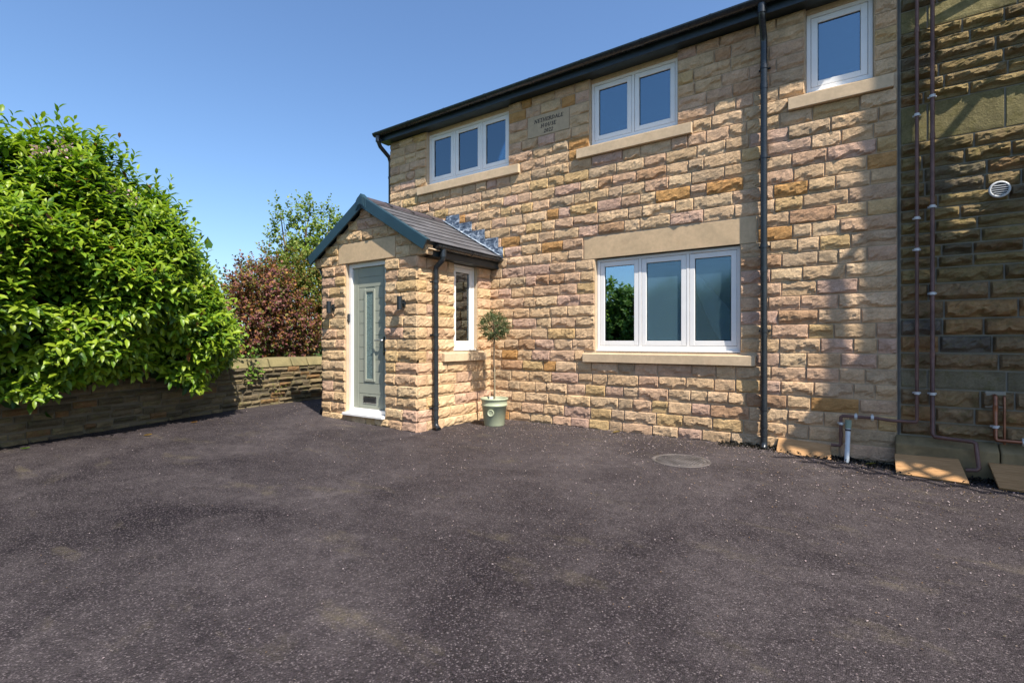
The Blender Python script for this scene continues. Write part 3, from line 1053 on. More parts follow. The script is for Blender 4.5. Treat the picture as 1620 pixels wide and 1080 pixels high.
# lever handle on long backplate
hx = lx1 - .045
mb = MB().box(hx - .016, hx + .016, YL - .010, YL + .001, .95, 1.20)
mb.build('handle_plate', M_DARKSTEEL, door, .004)
MB().tube([(hx, YL - .008, 1.15), (hx, YL - .05, 1.15), (hx - .02, YL - .055, 1.15), (hx - .13, YL - .055, 1.148)], .009, 10).build('handle', M_STEEL, door)
MB().tube([(hx, YL - .009, 1.0), (hx, YL - .014, 1.0)], .012, 14).build('key_cylinder', M_STEEL, door)

# porch roof --------------------------------------------------------
EX0, EX1 = PX0 - .175, PX1 + .215               # eaves
RY0, RY1 = PY - .075, YW - .002
RZ = APEX + .035                                 # ridge line of slate surface
ang = math.atan((RZ - 2.365) / (EX1 - PXC))
slope = Vector((math.cos(ang), 0, -math.sin(ang)))
nrm = Vector((math.sin(ang), 0, math.cos(ang)))
SL = (EX1 - PXC) / math.cos(ang)
deck = MB()
for sgn in (1, -1):
    s = Vector((slope.x * sgn, 0, slope.z)); nn = Vector((nrm.x * sgn, 0, nrm.z))
    a = Vector((PXC, RY0 + .03, RZ)); b = a + s * (SL - .02)
    pts = [a - nn * .05, b - nn * .05, b - nn * .012, a - nn * .012]
    deck.add([tuple(p) for p in pts] + [(p.x, RY1, p.z) for p in pts], [(0, 1, 2, 3), (7, 6, 5, 4), (0, 4, 5, 1), (1, 5, 6, 2), (2, 6, 7, 3), (3, 7, 4, 0)])
roof = deck.build('roof', M_FASCIA, porch)
nrow = 8; gauge = SL / nrow
for sgn in (1, -1):
    s = Vector((slope.x * sgn, 0, slope.z)); nn = Vector((nrm.x * sgn, 0, nrm.z))
    for i in range(nrow):
        t0 = i * gauge - (.04 if i else 0); t1 = (i + 1) * gauge + (.015 if i == nrow - 1 else 0)
        y = RY0 + .02 - (0.125 if i % 2 else 0)
        while y < RY1 - .01:
            ya, yb = max(y, RY0 + .02), min(y + .25, RY1)
            y += .25
            if yb - ya < .03: continue
            lift = rng.uniform(0, .0015)
            A = Vector((PXC, 0, RZ)) + s * t0 - nn * .006; B = Vector((PXC, 0, RZ)) + s * (t1 + rng.uniform(-.003, .003)) + nn * (.006 + lift)
            q = []
            for off in (-.005, .002):
                for (P, yy) in ((A, ya + .002), (B, ya + .002), (B, yb - .002), (A, yb - .002)):
                    p = P + nn * off; q.append((p.x, yy, p.z))
            Fq = [(0, 3, 2, 1), (4, 5, 6, 7), (0, 1, 5, 4), (1, 2, 6, 5), (2, 3, 7, 6), (3, 0, 4, 7)]
            base = np.array((0.098, 0.096, 0.102)) * rng.uniform(.8, 1.2)
            raw_mesh('slate', np.array(q), Fq, M_SLATE, roof, cols=np.tile(base, (8, 1)))
# ridge tiles
y = RY0 + .0
while y < RY1 - .05:
    ye = min(y + .42, RY1)
    pr = []
    for (t, o2) in ((.13, .020), (.06, .024), (0, .034)):
        p = slope * t + nrm * o2; pr.append(Vector((p.x if t else 0, 0, p.z)))
    left = [Vector((-p.x, 0, p.z)) for p in reversed(pr[:-1])]
    top = pr + left
    bot = [Vector((p.x, 0, p.z - .018)) for p in reversed(top)]
    MB().sweep(top + bot, (PXC, y + .004, RZ), (PXC, ye - .004, RZ)).build('ridge_tile', M_RIDGE, roof)
    if ye < RY1 - .02:
        MB().sweep([Vector((p.x * 1.05, 0, p.z + .004)) for p in top] + [Vector((p.x, 0, p.z + .004)) for p in bot], (PXC, ye - .02, RZ), (PXC, ye + .02, RZ)).build('ridge_union', M_BLACK, roof)
    y = ye
# verge trims along the gable
for sgn in (1, -1):
    s = Vector((slope.x * sgn, 0, slope.z)); nn = Vector((nrm.x * sgn, 0, nrm.z))
    a = Vector((PXC, 0, RZ)) + s * .05; b = Vector((PXC, 0, RZ)) + s * (SL + .02)
    up, dn = nn * .022, nn * -.115
    P = [a + dn, b + dn, b + up, a + up]
    MB().add([(p.x, RY0 - .012, p.z) for p in P] + [(p.x, RY0 + .012, p.z) for p in P], [(0, 1, 2, 3), (7, 6, 5, 4), (0, 4, 5, 1), (1, 5, 6, 2), (2, 6, 7, 3), (3, 7, 4, 0)]).build('verge_trim', M_VERGE, roof, .004)
    P = [a + nn * .008, b + nn * .008, b + nn * .022, a + nn * .022]
    MB().add([(p.x, RY0 + .012, p.z) for p in P] + [(p.x, RY0 + .06, p.z) for p in P], [(0, 1, 2, 3), (7, 6, 5, 4), (0, 4, 5, 1), (1, 5, 6, 2), (2, 6, 7, 3), (3, 7, 4, 0)]).build('verge_cap', M_VERGE, roof)
# ridge end cap with chevron ribs
for i, (wd, th) in enumerate(((.115, .0), (.09, .007), (.062, .013))):
    t = slope * wd
    P = [(-t.x, t.z + .03 - .0), (0, .055 - i * .012), (t.x, t.z + .03), (t.x, t.z - .10 + i * .012), (0, -.115 + i * .012), (-t.x, t.z - .10 + i * .012)]
    y0, y1 = RY0 - .020 - th, RY0 + (.05 if i == 0 else -.018 - th + .01)
    vs = [(PXC + p[0], y0, RZ + p[1]) for p in P] + [(PXC + p[0], y1, RZ + p[1]) for p in P]
    fs = [(5, 4, 3, 2, 1, 0), (6, 7, 8, 9, 10, 11)] + [(j, (j + 1) % 6, (j + 1) % 6 + 6, j + 6) for j in range(6)]
    MB().add(vs, fs).build('ridge_end_cap', M_VERGE, roof, .003)
# eaves: fascia, gutter, soffit both sides
for sgn, ex in ((1, EX1), (-1, EX0 - .0)):
    x0, x1 = (PX1 + .02, EX1 - .06) if sgn > 0 else (EX0 + .02, PX0 - .02)
    fx = EX1 - .075 if sgn > 0 else EX0 + .06
    MB().box(fx - .009, fx + .009, PY + (.12 if sgn > 0 else .02), YW - .003, 2.20, 2.345).build('fascia_board', M_FASCIA, roof, .002)
    MB().box(min(fx, PX1 if sgn > 0 else PX0), max(fx, PX1 if sgn > 0 else PX0), PY + (.125 if sgn > 0 else .025), YW - .003, 2.202, 2.212).build('soffit_board', M_FASCIA, roof)
# kneeler stone carrying the verge at the right corner
kn = make_piece(.26, .138, PAL_PORCH, (PX1 - .10, PY, 2.212), None, amp=.012, corner=.11, chip=.1)
raw_mesh('kneeler', kn.V, kn.F, M_STONE, porch, cols=np.tile(kn.col, (len(kn.V), 1)))
gr = gutter((EX1 - .02, PY + .13, 2.338), (EX1 - .02, YW - .004, 2.338), .05, porch, (1, 0, 0), .5)
gutter((EX0 - .0, PY + .03, 2.338), (EX0 - .0, YW - .004, 2.338), .05, porch, (-1, 0, 0), .5)
pyy = PY + .26
gxx = EX1 - .02
d1 = downpipe([(gxx, pyy, 2.30), (gxx, pyy, 2.19), (gxx - .012, pyy, 2.16), (PX1 + .082, pyy, 2.09), (PX1 + .07, pyy, 2.05), (PX1 + .07, pyy, .09), (PX1 + .075, pyy, .055), (PX1 + .14, pyy - .02, .02)], .033, porch, [1.9, 1.22, .28], wall_dir=(-1, 0, 0))
for z in (1.83, 1.06, .34, .16): MB().tube([(PX1 + .07, pyy, z - .025), (PX1 + .07, pyy, z + .025)], .038, 16).build('pipe_socket', M_BLACK, d1)
MB().tube([(gxx, pyy, 2.30), (gxx, pyy, 2.20)], .041, 16).build('gutter_outlet', M_BLACK, d1)
lxx = PX0 - .085
d2 = downpipe([(EX0, PY + .10, 2.30), (EX0, PY + .10, 2.22), (lxx, PY + .09, 2.10), (lxx, PY + .09, .12), (lxx - .06, PY + .07, .08)], .033, porch, [1.9, 1.0, .3], wall_dir=(1, 0, 0))
# stepped lead flashing up the right slope and a strip on the left
def roof_x(z): return PXC + (RZ - z) / math.tan(ang)


def roof_z(x): return RZ - (x - PXC) * math.tan(ang)


for k in range(16, 21):
    za, zb = Z0 + k * G, Z0 + (k + 1) * G
    x0, x1 = max(roof_x(zb + .05), PXC + .10), min(roof_x(za - .02) + .15, EX1 + .03)
    if x1 - x0 < .05: continue
    top = zb + .012
    nu = 8
    vs = []
    for jj in range(nu + 1):
        for ii in range(nu + 1):
            fu, fv = ii / nu, jj / nu
            xb = x0 + (x1 - x0) * fu; zb0 = min(roof_z(xb) - .005, top - .02)
            vs.append((xb, YW - .034 - .002 * (20 - k) + rng.uniform(-.004, .004), zb0 + (top - zb0) * fv))
    fs = [(jj * 9 + ii, jj * 9 + ii + 1, jj * 9 + ii + 10, jj * 9 + ii + 9) for jj in range(nu) for ii in range(nu)]
    o = raw_mesh('lead_flashing', np.array(vs), fs, M_LEAD, porch)
    sm = o.modifiers.new('thickness', 'SOLIDIFY'); sm.thickness = .012; sm.offset = -1
P0 = Vector((PXC, 0, RZ)) + slope * .08; P1 = Vector((PXC, 0, RZ)) + slope * SL
MB().add([(P0.x, YW - .10, P0.z + .022), (P1.x, YW - .10, P1.z + .022), (P1.x, YW - .02, P1.z + .03), (P0.x, YW - .02, P0.z + .03),
          (P0.x, YW - .10, P0.z + .026), (P1.x, YW - .10, P1.z + .026), (P1.x, YW - .02, P1.z + .036), (P0.x, YW - .02, P0.z + .036)],
         [(0, 3, 2, 1), (4, 5, 6, 7), (0, 1, 5, 4), (1, 2, 6, 5), (2, 3, 7, 6), (3, 0, 4, 7)]).build('lead_soaker', M_LEAD, porch)

# wall lamps and doorbell ------------------------------------------------


def wall_lamp(x, z, label):
    y = PY - .018
    t = thing('wall_lamp', (x, y, z), label, 'lamp', 'black cylinder lamps either side of the porch door')
    MB().box(x - .025, x + .025, y - .012, y + .012, z - .045, z + .045).build('back_plate', M_BLACK, t, .003)
    MB().tube([(x, y - .01, z), (x, y - .05, z)], .012, 10).build('arm', M_BLACK, t)
    mb = MB()
    mb.lathe([(0.0, .075), (.026, .075), (.031, .083), (.034, .083), (.034, -.083), (.031, -.083), (.026, -.075), (0, -.075)][::-1], (x, y - .075, z), 24, False)
    mb.build('lamp_body', M_BLACK, t)


wall_lamp(-4.775, 1.62, 'black cylinder wall lamp right of the green door')
wall_lamp(-6.215, 1.62, 'black cylinder wall lamp left of the green door')
t = thing('doorbell', (-5.985, PY - .005, 1.47), 'small grey video doorbell on the left door jamb', 'doorbell')
MB().box(-5.95 - .015, -5.95 + .015, PY + .025, PY + .056, 1.41, 1.525).build('body', M_DARKSTEEL, t, .008)
MB().tube([(-5.95, PY + .026, 1.44), (-5.95, PY + .021, 1.44)], .012, 16).build('button', M_BLACK, t)
MB().tube([(-5.95, PY + .026, 1.49), (-5.95, PY + .021, 1.49)], .009, 16).build('lens', M_GASKET, t)

# ------------------------------------------------------------------ old building
OX0, OX1 = 0.292, 8.0
old = thing('old_stone_building', (2.0, 6.3, 0), 'weathered dark gritstone building with pale mortar joints, adjoining the new house', 'building')
MB().box(OX0, OX1, YW + .012, 13, -.4, 8.2).build('wall', M_MORTAR_OLD, old)
mb = MB(); mb.box(XR, OX0, YW + .002, YW + .05, -.3, 6.0); mb.build('movement_joint', mat_plain('dark_sealant', (0.10, 0.095, 0.085), .9), old)
zs = [.262, .40, .55, .70]
bands = [(.70, .877), (2.99, 3.34), (4.03, 4.24)]
lvl = [.262, .395, .54, .70, .877, 1.03, 1.19, 1.345, 1.51, 1.67, 1.81, 1.915, 2.02, 2.137, 2.245, 2.36, 2.48, 2.61, 2.735, 2.865, 2.99, 3.34, 3.45, 3.565, 3.68, 3.80, 3.915, 4.03, 4.24, 4.37, 4.5, 4.63, 4.76, 4.9, 5.03, 5.17, 5.3]
pieces = []
for za, zb in zip(lvl[:-1], lvl[1:]):
    band = (za, zb) in bands
    x = OX0 + .004
    first = True
    xend = 2.8
    while x < xend:
        L = rng.uniform(.45, .75) if band else rng.uniform(.2, .52)
        if first: L = (.2 if band else rng.uniform(.13, .34)); first = False
        j = .007
        h = zb - za - 2 * j
        if band:
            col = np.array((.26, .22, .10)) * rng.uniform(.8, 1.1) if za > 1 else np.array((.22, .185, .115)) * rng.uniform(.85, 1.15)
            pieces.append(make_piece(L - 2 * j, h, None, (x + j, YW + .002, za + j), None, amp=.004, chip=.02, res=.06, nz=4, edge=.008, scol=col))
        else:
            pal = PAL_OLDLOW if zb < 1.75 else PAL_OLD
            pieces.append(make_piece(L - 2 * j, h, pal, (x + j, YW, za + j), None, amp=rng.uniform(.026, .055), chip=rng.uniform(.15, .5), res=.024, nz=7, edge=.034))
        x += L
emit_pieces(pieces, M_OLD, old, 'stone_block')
# chamfered plinth stones
x = OX0 - .04
for L in (.72, .66, .8, .75):
    a, b = x + .004, x + L - .004; x += L
    mb = MB()
    pr = [(5.925, -.3), (5.925, .185), (YW + .005, .258), (YW + .005, -.3)]
    mb.add([(a, p[0], p[1]) for p in pr] + [(b, p[0], p[1]) for p in pr], [(0, 1, 2, 3), (7, 6, 5, 4), (0, 4, 5, 1), (1, 5, 6, 2), (2, 6, 7, 3), (3, 7, 4, 0)])
    mb.build('plinth_stone', M_PLINTH, old, .012)
# cement patch round the pipe entry
MB().box(.885, 1.02, YW - .03, YW + .01, .555, .70).build('cement_patch', M_MORTAR_OLD, old, .006)

# pipes -----------------------------------------------------------------


def pipe_run(name, path, r, mat, clips, label, cat='pipe', group=None, fit=()):
    lo = min(path, key=lambda p: p[2])
    t = thing(name, lo, label, cat, group)
    MB().tube(path, r, 12).build('pipe', mat, t)
    for (x, y, z, ax) in clips:
        d = Vector((0, 0, 1)) if ax == 'z' else Vector((1, 0, 0))
        c = Vector((x, y, z))
        m = MB().tube([c - d * .012, c + d * .012], r + .007, 12)
        sd = Vector((1, 0, 0)) if ax == 'z' else Vector((0, 0, 1))
        m.tube([c + Vector((0, r + .012, 0)) - sd * (r + .016), c + Vector((0, r + .012, 0)) + sd * (r + .016)], .009, 8)
        m.build('pipe_clip', M_CLIP, t)
    for (x, y, z) in fit:
        MB().tube([(x, y, z - .025), (x, y, z + .025)], r + .004, 12).build('coupling', mat, t)
    return t


pipe_run('copper_pipe', [(.415, 5.955, 5.3), (.415, 5.955, .41), (.405, 5.955, .392), (.22, 5.945, .392), (.12, 5.935, .405), (-.155, 5.935, .405), (-.172, 5.935, .39), (-.172, 5.935, .125), (-.185, 5.935, .11), (-.255, 5.935, .11)], .0145, M_PIPE,
         [(.415, 5.955, 3.22, 'z'), (.415, 5.955, 2.27, 'z'), (.415, 5.955, 1.98, 'z'), (.415, 5.955, .66, 'z'), (-.05, 5.935, .405, 'x'), (.08, 5.935, .405, 'x'), (-.172, 5.935, .33, 'z')],
         'brown copper pipe nearest the joint, turning left low on the new house wall', 'pipe', None, [(.415, 5.955, 1.12), (.415, 5.955, 4.0), (-.172, 5.935, .22)])
pipe_run('copper_pipe', [(1.3, 5.945, 4.55), (.56, 5.95, 4.27), (.525, 5.95, 4.24), (.525, 5.95, .30), (.54, 5.925, .275), (.79, 5.90, .262), (.81, 5.895, .25), (.825, 5.85, .05), (.81, 5.845, .03), (.74, 5.85, .02)], .0165, M_PIPE,
         [(.525, 5.95, 3.36, 'z'), (.525, 5.95, 2.36, 'z'), (.525, 5.95, 1.57, 'z'), (.525, 5.95, .66, 'z')],
         'brown copper pipe right of its neighbour, bending right along the stone plinth', 'pipe', None, [(.525, 5.95, 1.02), (.525, 5.95, 3.0)])
pipe_run('copper_pipe', [(.945, YW, .665), (.945, 5.97, .665), (.945, 5.955, .65), (.945, 5.955, .30), (.955, 5.95, .285), (1.9, 5.93, .285)], .0145, M_COPPER,
         [(.945, 5.955, .40, 'z'), (1.12, 5.948, .285, 'x')], 'bright copper pipe leaving the cement patch and running right', 'pipe', None, [(.945, 5.955, .56)])
pipe_run('copper_pipe', [(1.005, YW, .66), (1.005, 5.985, .66), (1.005, 5.98, .65), (1.005, 5.98, .25)], .009, M_COPPER, [], 'thin copper pipe dropping straight beside the bright copper pipe')
t = thing('waste_pipe', (-.122, 5.90, -.03), 'pale grey plastic waste pipe with green cap, leaning on the wall beside the first board', 'pipe')
MB().tube([(-.125, 5.885, -.08), (-.112, 5.925, .31)], .021, 16).build('pipe', M_WASTE, t)
MB().tube([(-.1125, 5.922, .29), (-.1105, 5.931, .37)], .027, 16).build('end_cap', mat_plain('faded_green_plastic', (.20, .26, .19), .6), t)
MB().tube([(-.1145, 5.918, .265), (-.1135, 5.920, .280)], .024, 16).build('rubber_seal', M_GASKET, t)

# vent cowl
t = thing('vent_cowl', (.965, 5.98, 2.445), 'round white plastic vent cowl high on the old stone wall', 'vent')
c = Vector((.975, YW - .03, 2.445))
ring = []
mb = MB()
MV = Matrix.Translation(c) @ Matrix.Rotation(R(90), 4, 'X')
m = MB(MV); m.lathe([(.045, -.04), (.045, .01), (.070, .012), (.073, .02), (.068, .03), (.056, .034), (.056, .022), (0, .022)], (0, 0, 0), 32); m.build('flange', M_CLIP, t)
for i in range(5):
    z = -.037 + i * .0185
    hw = math.sqrt(max(.0001, .054 ** 2 - z ** 2))
    m = MB(MV); m.hexa([(-hw, z - .004, .020), (hw, z - .004, .020), (hw, z + .003, .020), (-hw, z + .003, .020), (-hw, z - .010, .034), (hw, z - .010, .034), (hw, z - .006, .036), (-hw, z - .006, .036)]); m.build('louvre', M_CLIP, t)
m = MB(MV); m.lathe([(.054, .0225), (.0, .0226)], (0, 0, .001), 24); m.build('opening', M_GASKET, t)

# boards ------------------------------------------------------------------


def board(a, b, c, d, label, th=.022):
    """a front-left, b front-right, c back-right, d back-left (top face)"""
    A, B, C_, D_ = map(Vector, (a, b, c, d))
    n = (B - A).cross(D_ - A).normalized()
    if n.z < 0: n = -n
    lo = [p - n * th for p in (A, B, C_, D_)]
    base = (A + B + C_ + D_) / 4
    tt = thing('wooden_board', (base.x, base.y, min(p.z for p in lo)), label, 'board', 'timber covers leaning along the foot of the walls')
    MB().hexa([tuple(p) for p in lo] + [tuple(p) for p in (A, B, C_, D_)]).build('panel', M_WOOD, tt, .003)
    # bearers underneath
    for f in (.12, .88):
        P = A.lerp(B, f); Q = D_.lerp(C_, f)
        u = (B - A).normalized() * .02
        zz = -n * th
        P2, Q2 = P.lerp(Q, .25), P.lerp(Q, .95)
        pts = [P2 + zz - u - n * .03, P2 + zz + u - n * .03, Q2 + zz + u - n * .03, Q2 + zz - u - n * .03, P2 + zz - u, P2 + zz + u, Q2 + zz + u, Q2 + zz - u]
        MB().hexa([tuple(p) for p in pts]).build('bearer', M_WOOD, tt)


board((-.735, 5.87, -.01), (-.25, 5.865, -.025), (-.262, 5.995, .10), (-.725, 6.00, .125), 'sloping timber board against the new house wall beside the black downpipe')
board((.25, 5.70, -.045), (.735, 5.625, -.045), (.70, 5.915, .10), (.248, 5.92, .09), 'sloping timber board against the stone plinth below the two brown pipes')
board((.915, 5.64, -.05), (1.5, 5.60, -.06), (1.5, 5.92, .10), (.895, 5.92, .095), 'sloping timber board at the right edge below the bright copper pipe')

# manhole cover -----------------------------------------------------------
mc = (-1.42, 4.88, gz(-1.42))
t = thing('manhole_cover', mc, 'round worn cast iron manhole cover set in the asphalt', 'manhole cover')
MB().lathe([(.27, .002), (.265, .007), (.237, .008), (.233, .002)], mc, 48).build('rim', M_IRON, t)
MB().lathe([(.230, .001), (.228, .006), (.0, .007)], mc, 48).build('lid', M_IRON, t)
mb = MB()
for i in range(-9, 10):
    for j in range(-9, 10):
        x, y = i * .026, j * .026
        if x * x + y * y < .21 ** 2:
            a = R(45 if (i + j) % 2 else -45); u = (math.cos(a) * .011, math.sin(a) * .011); v = (-math.sin(a) * .003, math.cos(a) * .003)
            q = [(mc[0] + x + s1 * u[0] + s2 * v[0], mc[1] + y + s1 * u[1] + s2 * v[1]) for s1, s2 in ((-1, -1), (1, -1), (1, 1), (-1, 1))]
            mb.hexa([(p[0], p[1], mc[2] + .007) for p in q] + [(p[0], p[1], mc[2] + .011) for p in q])
o = mb.build('tread_pattern', M_IRON, t); o['kind'] = 'stuff'

# ------------------------------------------------------------------ foliage tools


def leaves(pos, dirs, ups, L, W, cols, fold=0.25, droop=0.18):
    """pos (n,3) bases, dirs (n,3) along the leaf, ups (n,3) approximate face normal; returns V,F(quads as tris),C"""
    n = len(pos)
    d = dirs / np.linalg.norm(dirs, axis=1, keepdims=True)
    s = np.cross(d, ups); s /= (np.linalg.norm(s, axis=1, keepdims=True) + 1e-9)
    u = np.cross(s, d)
    L = np.broadcast_to(L, (n,))[:, None]; W = np.broadcast_to(W, (n,))[:, None]
    def P(t, w, h): return pos + d * L * t + s * W * w * .5 + u * (L * h)
    f = fold
    pts = [P(0, 0, 0), P(.36, 0, -.02), P(.72, 0, -.05 - droop * .4), P(1, 0, -.08 - droop),
           P(.34, .92, f * .16), P(.70, .82, f * .14 - droop * .35), P(.34, -.92, f * .16), P(.70, -.82, f * .14 - droop * .35)]
    V = np.stack(pts, 1).reshape(-1, 3)
    tri = np.array([(0, 1, 4), (1, 2, 5), (1, 5, 4), (2, 3, 5), (0, 6, 1), (1, 7, 2), (1, 6, 7), (2, 7, 3)])
    F = (np.arange(n)[:, None, None] * 8 + tri[None]).reshape(-1, 3)
    C = np.repeat(cols, 8, axis=0)
    return V, F, C


def norm(a): return a / (np.linalg.norm(a, axis=-1, keepdims=True) + 1e-9)


def shoots_to_leaves(base, sdir, slen, nl, L, W, colfun, spread=0.9, rs=None, up_bias=0.0, upz=.35):
    """base (m,3), sdir (m,3); spiral leaves up each shoot"""
    r = rs or rng
    m = len(base)
    sdir = norm(sdir)
    a = np.cross(sdir, np.array([0.13, 0.31, 0.94])); a = norm(a); b = np.cross(sdir, a)
    pos, dr, up, cl, LL = [], [], [], [], []
    ph0 = r.uniform(0, 2 * math.pi, m)
    for k in range(nl):
        f = (k + .5) / nl
        ph = ph0 + k * 2.4 + r.uniform(-.3, .3, m)
        rad = a * np.cos(ph)[:, None] + b * np.sin(ph)[:, None]
        sp = spread * (1.25 - 0.75 * f)
        dd = norm(sdir * (1.0 - 0.25 * spread) + rad * sp + r.normal(0, .13, (m, 3)) + np.array([0, 0, up_bias]))
        pos.append(base + sdir * (slen[:, None] * f)); dr.append(dd)
        up.append(norm(sdir - dd * (sdir * dd).sum(1, keepdims=True) * .9 + r.normal(0, .15, (m, 3)) + np.array([0, 0, upz])))
        cl.append(colfun(f, m)); LL.append(L * r.uniform(.7, 1.15, m) * (1.0 - .3 * f))
    pos = np.vstack(pos); dr = np.vstack(dr); up = np.vstack(up); cl = np.vstack(cl); LL = np.concatenate(LL)
    return pos, dr, up, LL, LL * (W / L), cl


# ------------------------------------------------------------------ laurel hedge
HY = [-3.0, -1.0, 1.0, 1.85, 2.4, 2.77, 3.12, 3.45, 3.68, 3.88]
HZT = [3.1, 3.15, 3.12, 3.14, 3.08, 2.95, 2.65, 2.28, 1.85, 1.3]
HFX = [-6.2, -6.2, -6.28, -6.40, -6.62, -6.78, -6.96, -7.16, -7.42, -7.72]     # front face x
HBX = -11.0


def bump3(y, z, s=0):
    return .13 * np.sin(2.3 * y + 1.1 * z + s) + .11 * np.sin(4.9 * y - 3.1 * z + 1.7 + s) + .09 * np.sin(7.3 * z + 3.3 * y + .6 + s)


def hedge_points(m, depth):
    """points on the hedge skin, 'depth' metres inside; returns pos, outward normal"""
    y = rng.uniform(-1.5, 3.88, m)
    zt = np.interp(y, HY, HZT); fx = np.interp(y, HY, HFX)
    par = rng.uniform(0, 1.0, m)
    # profile runs: bottom front -> up front -> over the shoulder -> back along the top
    zb = .63 + .10 * np.sin(3.1 * y) + .05 * np.sin(7.7 * y)
    pos = np.zeros((m, 3)); nn = np.zeros((m, 3))
    fr = par < .72
    v = par / .72
    bul = np.sin(np.clip(v, 0, 1) * math.pi * .9 + .12)
    zf = zb + (zt - zb) * v
    # front lean: recedes towards the top
    xf = fx - np.where(v < .5, .62, .35) * (1 - bul) - .95 * np.clip(v - .55, 0, 1) ** 1.5 * 2.0
    pos[:, 0] = np.where(fr, xf, fx - .55 - (par - .72) / .28 * 2.2)
    pos[:, 2] = np.where(fr, zf, zt + .12 - ((par - .72) / .28) ** 2 * .25)
    pos[:, 1] = y
    nz_ = np.where(fr, np.clip((v - .45) * 1.2, -.3, 1), 1.0)
    nn[:, 0] = np.where(fr, 1.0, .25)
    nn[:, 2] = nz_
    nn[:, 1] = np.where(y > 2.6, .6 * (y - 2.6), 0) - .12
    nn = norm(nn)
    b = bump3(pos[:, 1], pos[:, 2])
    pos += nn * (b - depth)[:, None]
    return pos, nn


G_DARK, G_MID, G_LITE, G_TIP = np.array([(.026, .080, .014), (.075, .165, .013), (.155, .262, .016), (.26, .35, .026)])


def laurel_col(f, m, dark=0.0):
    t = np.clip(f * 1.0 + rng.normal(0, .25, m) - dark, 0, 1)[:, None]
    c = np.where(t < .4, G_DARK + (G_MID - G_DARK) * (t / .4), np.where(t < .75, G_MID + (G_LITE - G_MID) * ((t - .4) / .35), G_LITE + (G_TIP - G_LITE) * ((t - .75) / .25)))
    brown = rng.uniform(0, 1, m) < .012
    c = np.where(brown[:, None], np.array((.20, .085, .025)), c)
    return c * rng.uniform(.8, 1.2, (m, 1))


hedge = thing('laurel_hedge', (-9.0, 2.0, .3), 'large glossy green laurel hedge spilling over the stone boundary wall', 'hedge')
m = 4600
p, nn = hedge_points(m, .16)
sd = norm(nn * .75 + np.array([.12, -.05, .62]) + rng.normal(0, .28, (m, 3)))
low = p[:, 2] < 1.5
sd[low] = norm(sd[low] + np.array([.25, 0, -.55]))
pos, dr, up, LL, WW, cl = shoots_to_leaves(p, sd, rng.uniform(.16, .34, m), 8, .145, .060, lambda f, k: laurel_col(f * .8 + .22, k), 1.15, upz=1.1)
hi = np.clip((pos[:, 2] - .9) / 1.0, 0, 1)[:, None]
# shaded-grown foliage low down is a deeper green than the sun-grown shoots above
V1, F1, C1 = leaves(pos, dr, up, LL, WW, cl)
# tall shoots along the crest
m2 = 95
y = rng.uniform(-1.0, 3.8, m2)
zt = np.interp(y, HY, HZT); fx = np.interp(y, HY, HFX)
b2 = np.stack([fx - rng.uniform(.7, 1.7, m2), y, zt + rng.uniform(-.1, .1, m2)], 1)
sd2 = norm(np.stack([rng.normal(.05, .18, m2), rng.normal(.05, .2, m2), np.ones(m2)], 1))
q = shoots_to_leaves(b2, sd2, rng.uniform(.25, .6, m2), 13, .14, .056, lambda f, k: laurel_col(f * .6 + .35, k), .85)
V2, F2, C2 = leaves(*q[:3], q[3], q[4], q[5])
# inner filler
m3 = 5200
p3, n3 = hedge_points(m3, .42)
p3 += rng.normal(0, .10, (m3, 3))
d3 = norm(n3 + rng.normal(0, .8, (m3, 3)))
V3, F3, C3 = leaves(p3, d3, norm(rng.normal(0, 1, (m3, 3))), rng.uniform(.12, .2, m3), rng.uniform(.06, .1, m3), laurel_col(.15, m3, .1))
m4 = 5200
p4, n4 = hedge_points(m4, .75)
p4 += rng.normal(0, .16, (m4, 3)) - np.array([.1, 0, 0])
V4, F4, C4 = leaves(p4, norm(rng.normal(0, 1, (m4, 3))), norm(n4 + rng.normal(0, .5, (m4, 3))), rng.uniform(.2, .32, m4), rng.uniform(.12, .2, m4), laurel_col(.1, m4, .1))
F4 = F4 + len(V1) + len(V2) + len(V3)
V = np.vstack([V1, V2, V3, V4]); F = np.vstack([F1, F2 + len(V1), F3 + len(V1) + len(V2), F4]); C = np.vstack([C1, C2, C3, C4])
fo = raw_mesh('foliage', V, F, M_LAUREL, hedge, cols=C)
fo['kind'] = 'stuff'
# individually placed larger leaves on the near skin, sharing one mesh per tint
leaf_meshes = []
for i in range(6):
    Vv, Ff, Cc = leaves(np.zeros((1, 3)), np.array([[1., 0, 0]]), np.array([[0, 0, 1.]]), np.array([.15]), np.array([.062]), laurel_col(.35 + .08 * i, 1), .3, .1 + .04 * i)
    me = bpy.data.meshes.new('leaf'); me.from_pydata(Vv.tolist(), [], Ff.tolist())
    at = me.color_attributes.new('tint', 'FLOAT_COLOR', 'POINT'); c4 = np.ones((8, 4), np.float32); c4[:, :3] = Cc; at.data.foreach_set('color', c4.ravel())
    me.materials.append(M_LAUREL); leaf_meshes.append(me)
pl, nl = hedge_points(1500, .09)
keep = (pl[:, 1] > 1.0) & (pl[:, 2] < 3.2)
pl, nl = pl[keep][:240], nl[keep][:240]
for i in range(len(pl)):
    o = bpy.data.objects.new('leaf', leaf_meshes[i % 6])
    link(o, hedge, tuple(pl[i]))
    dv = Vector(norm(nl[i] * .7 + np.array([.1, 0, .2]) + rng.normal(0, .5, 3)))
    o.rotation_euler = dv.to_track_quat('X', 'Z').to_euler()
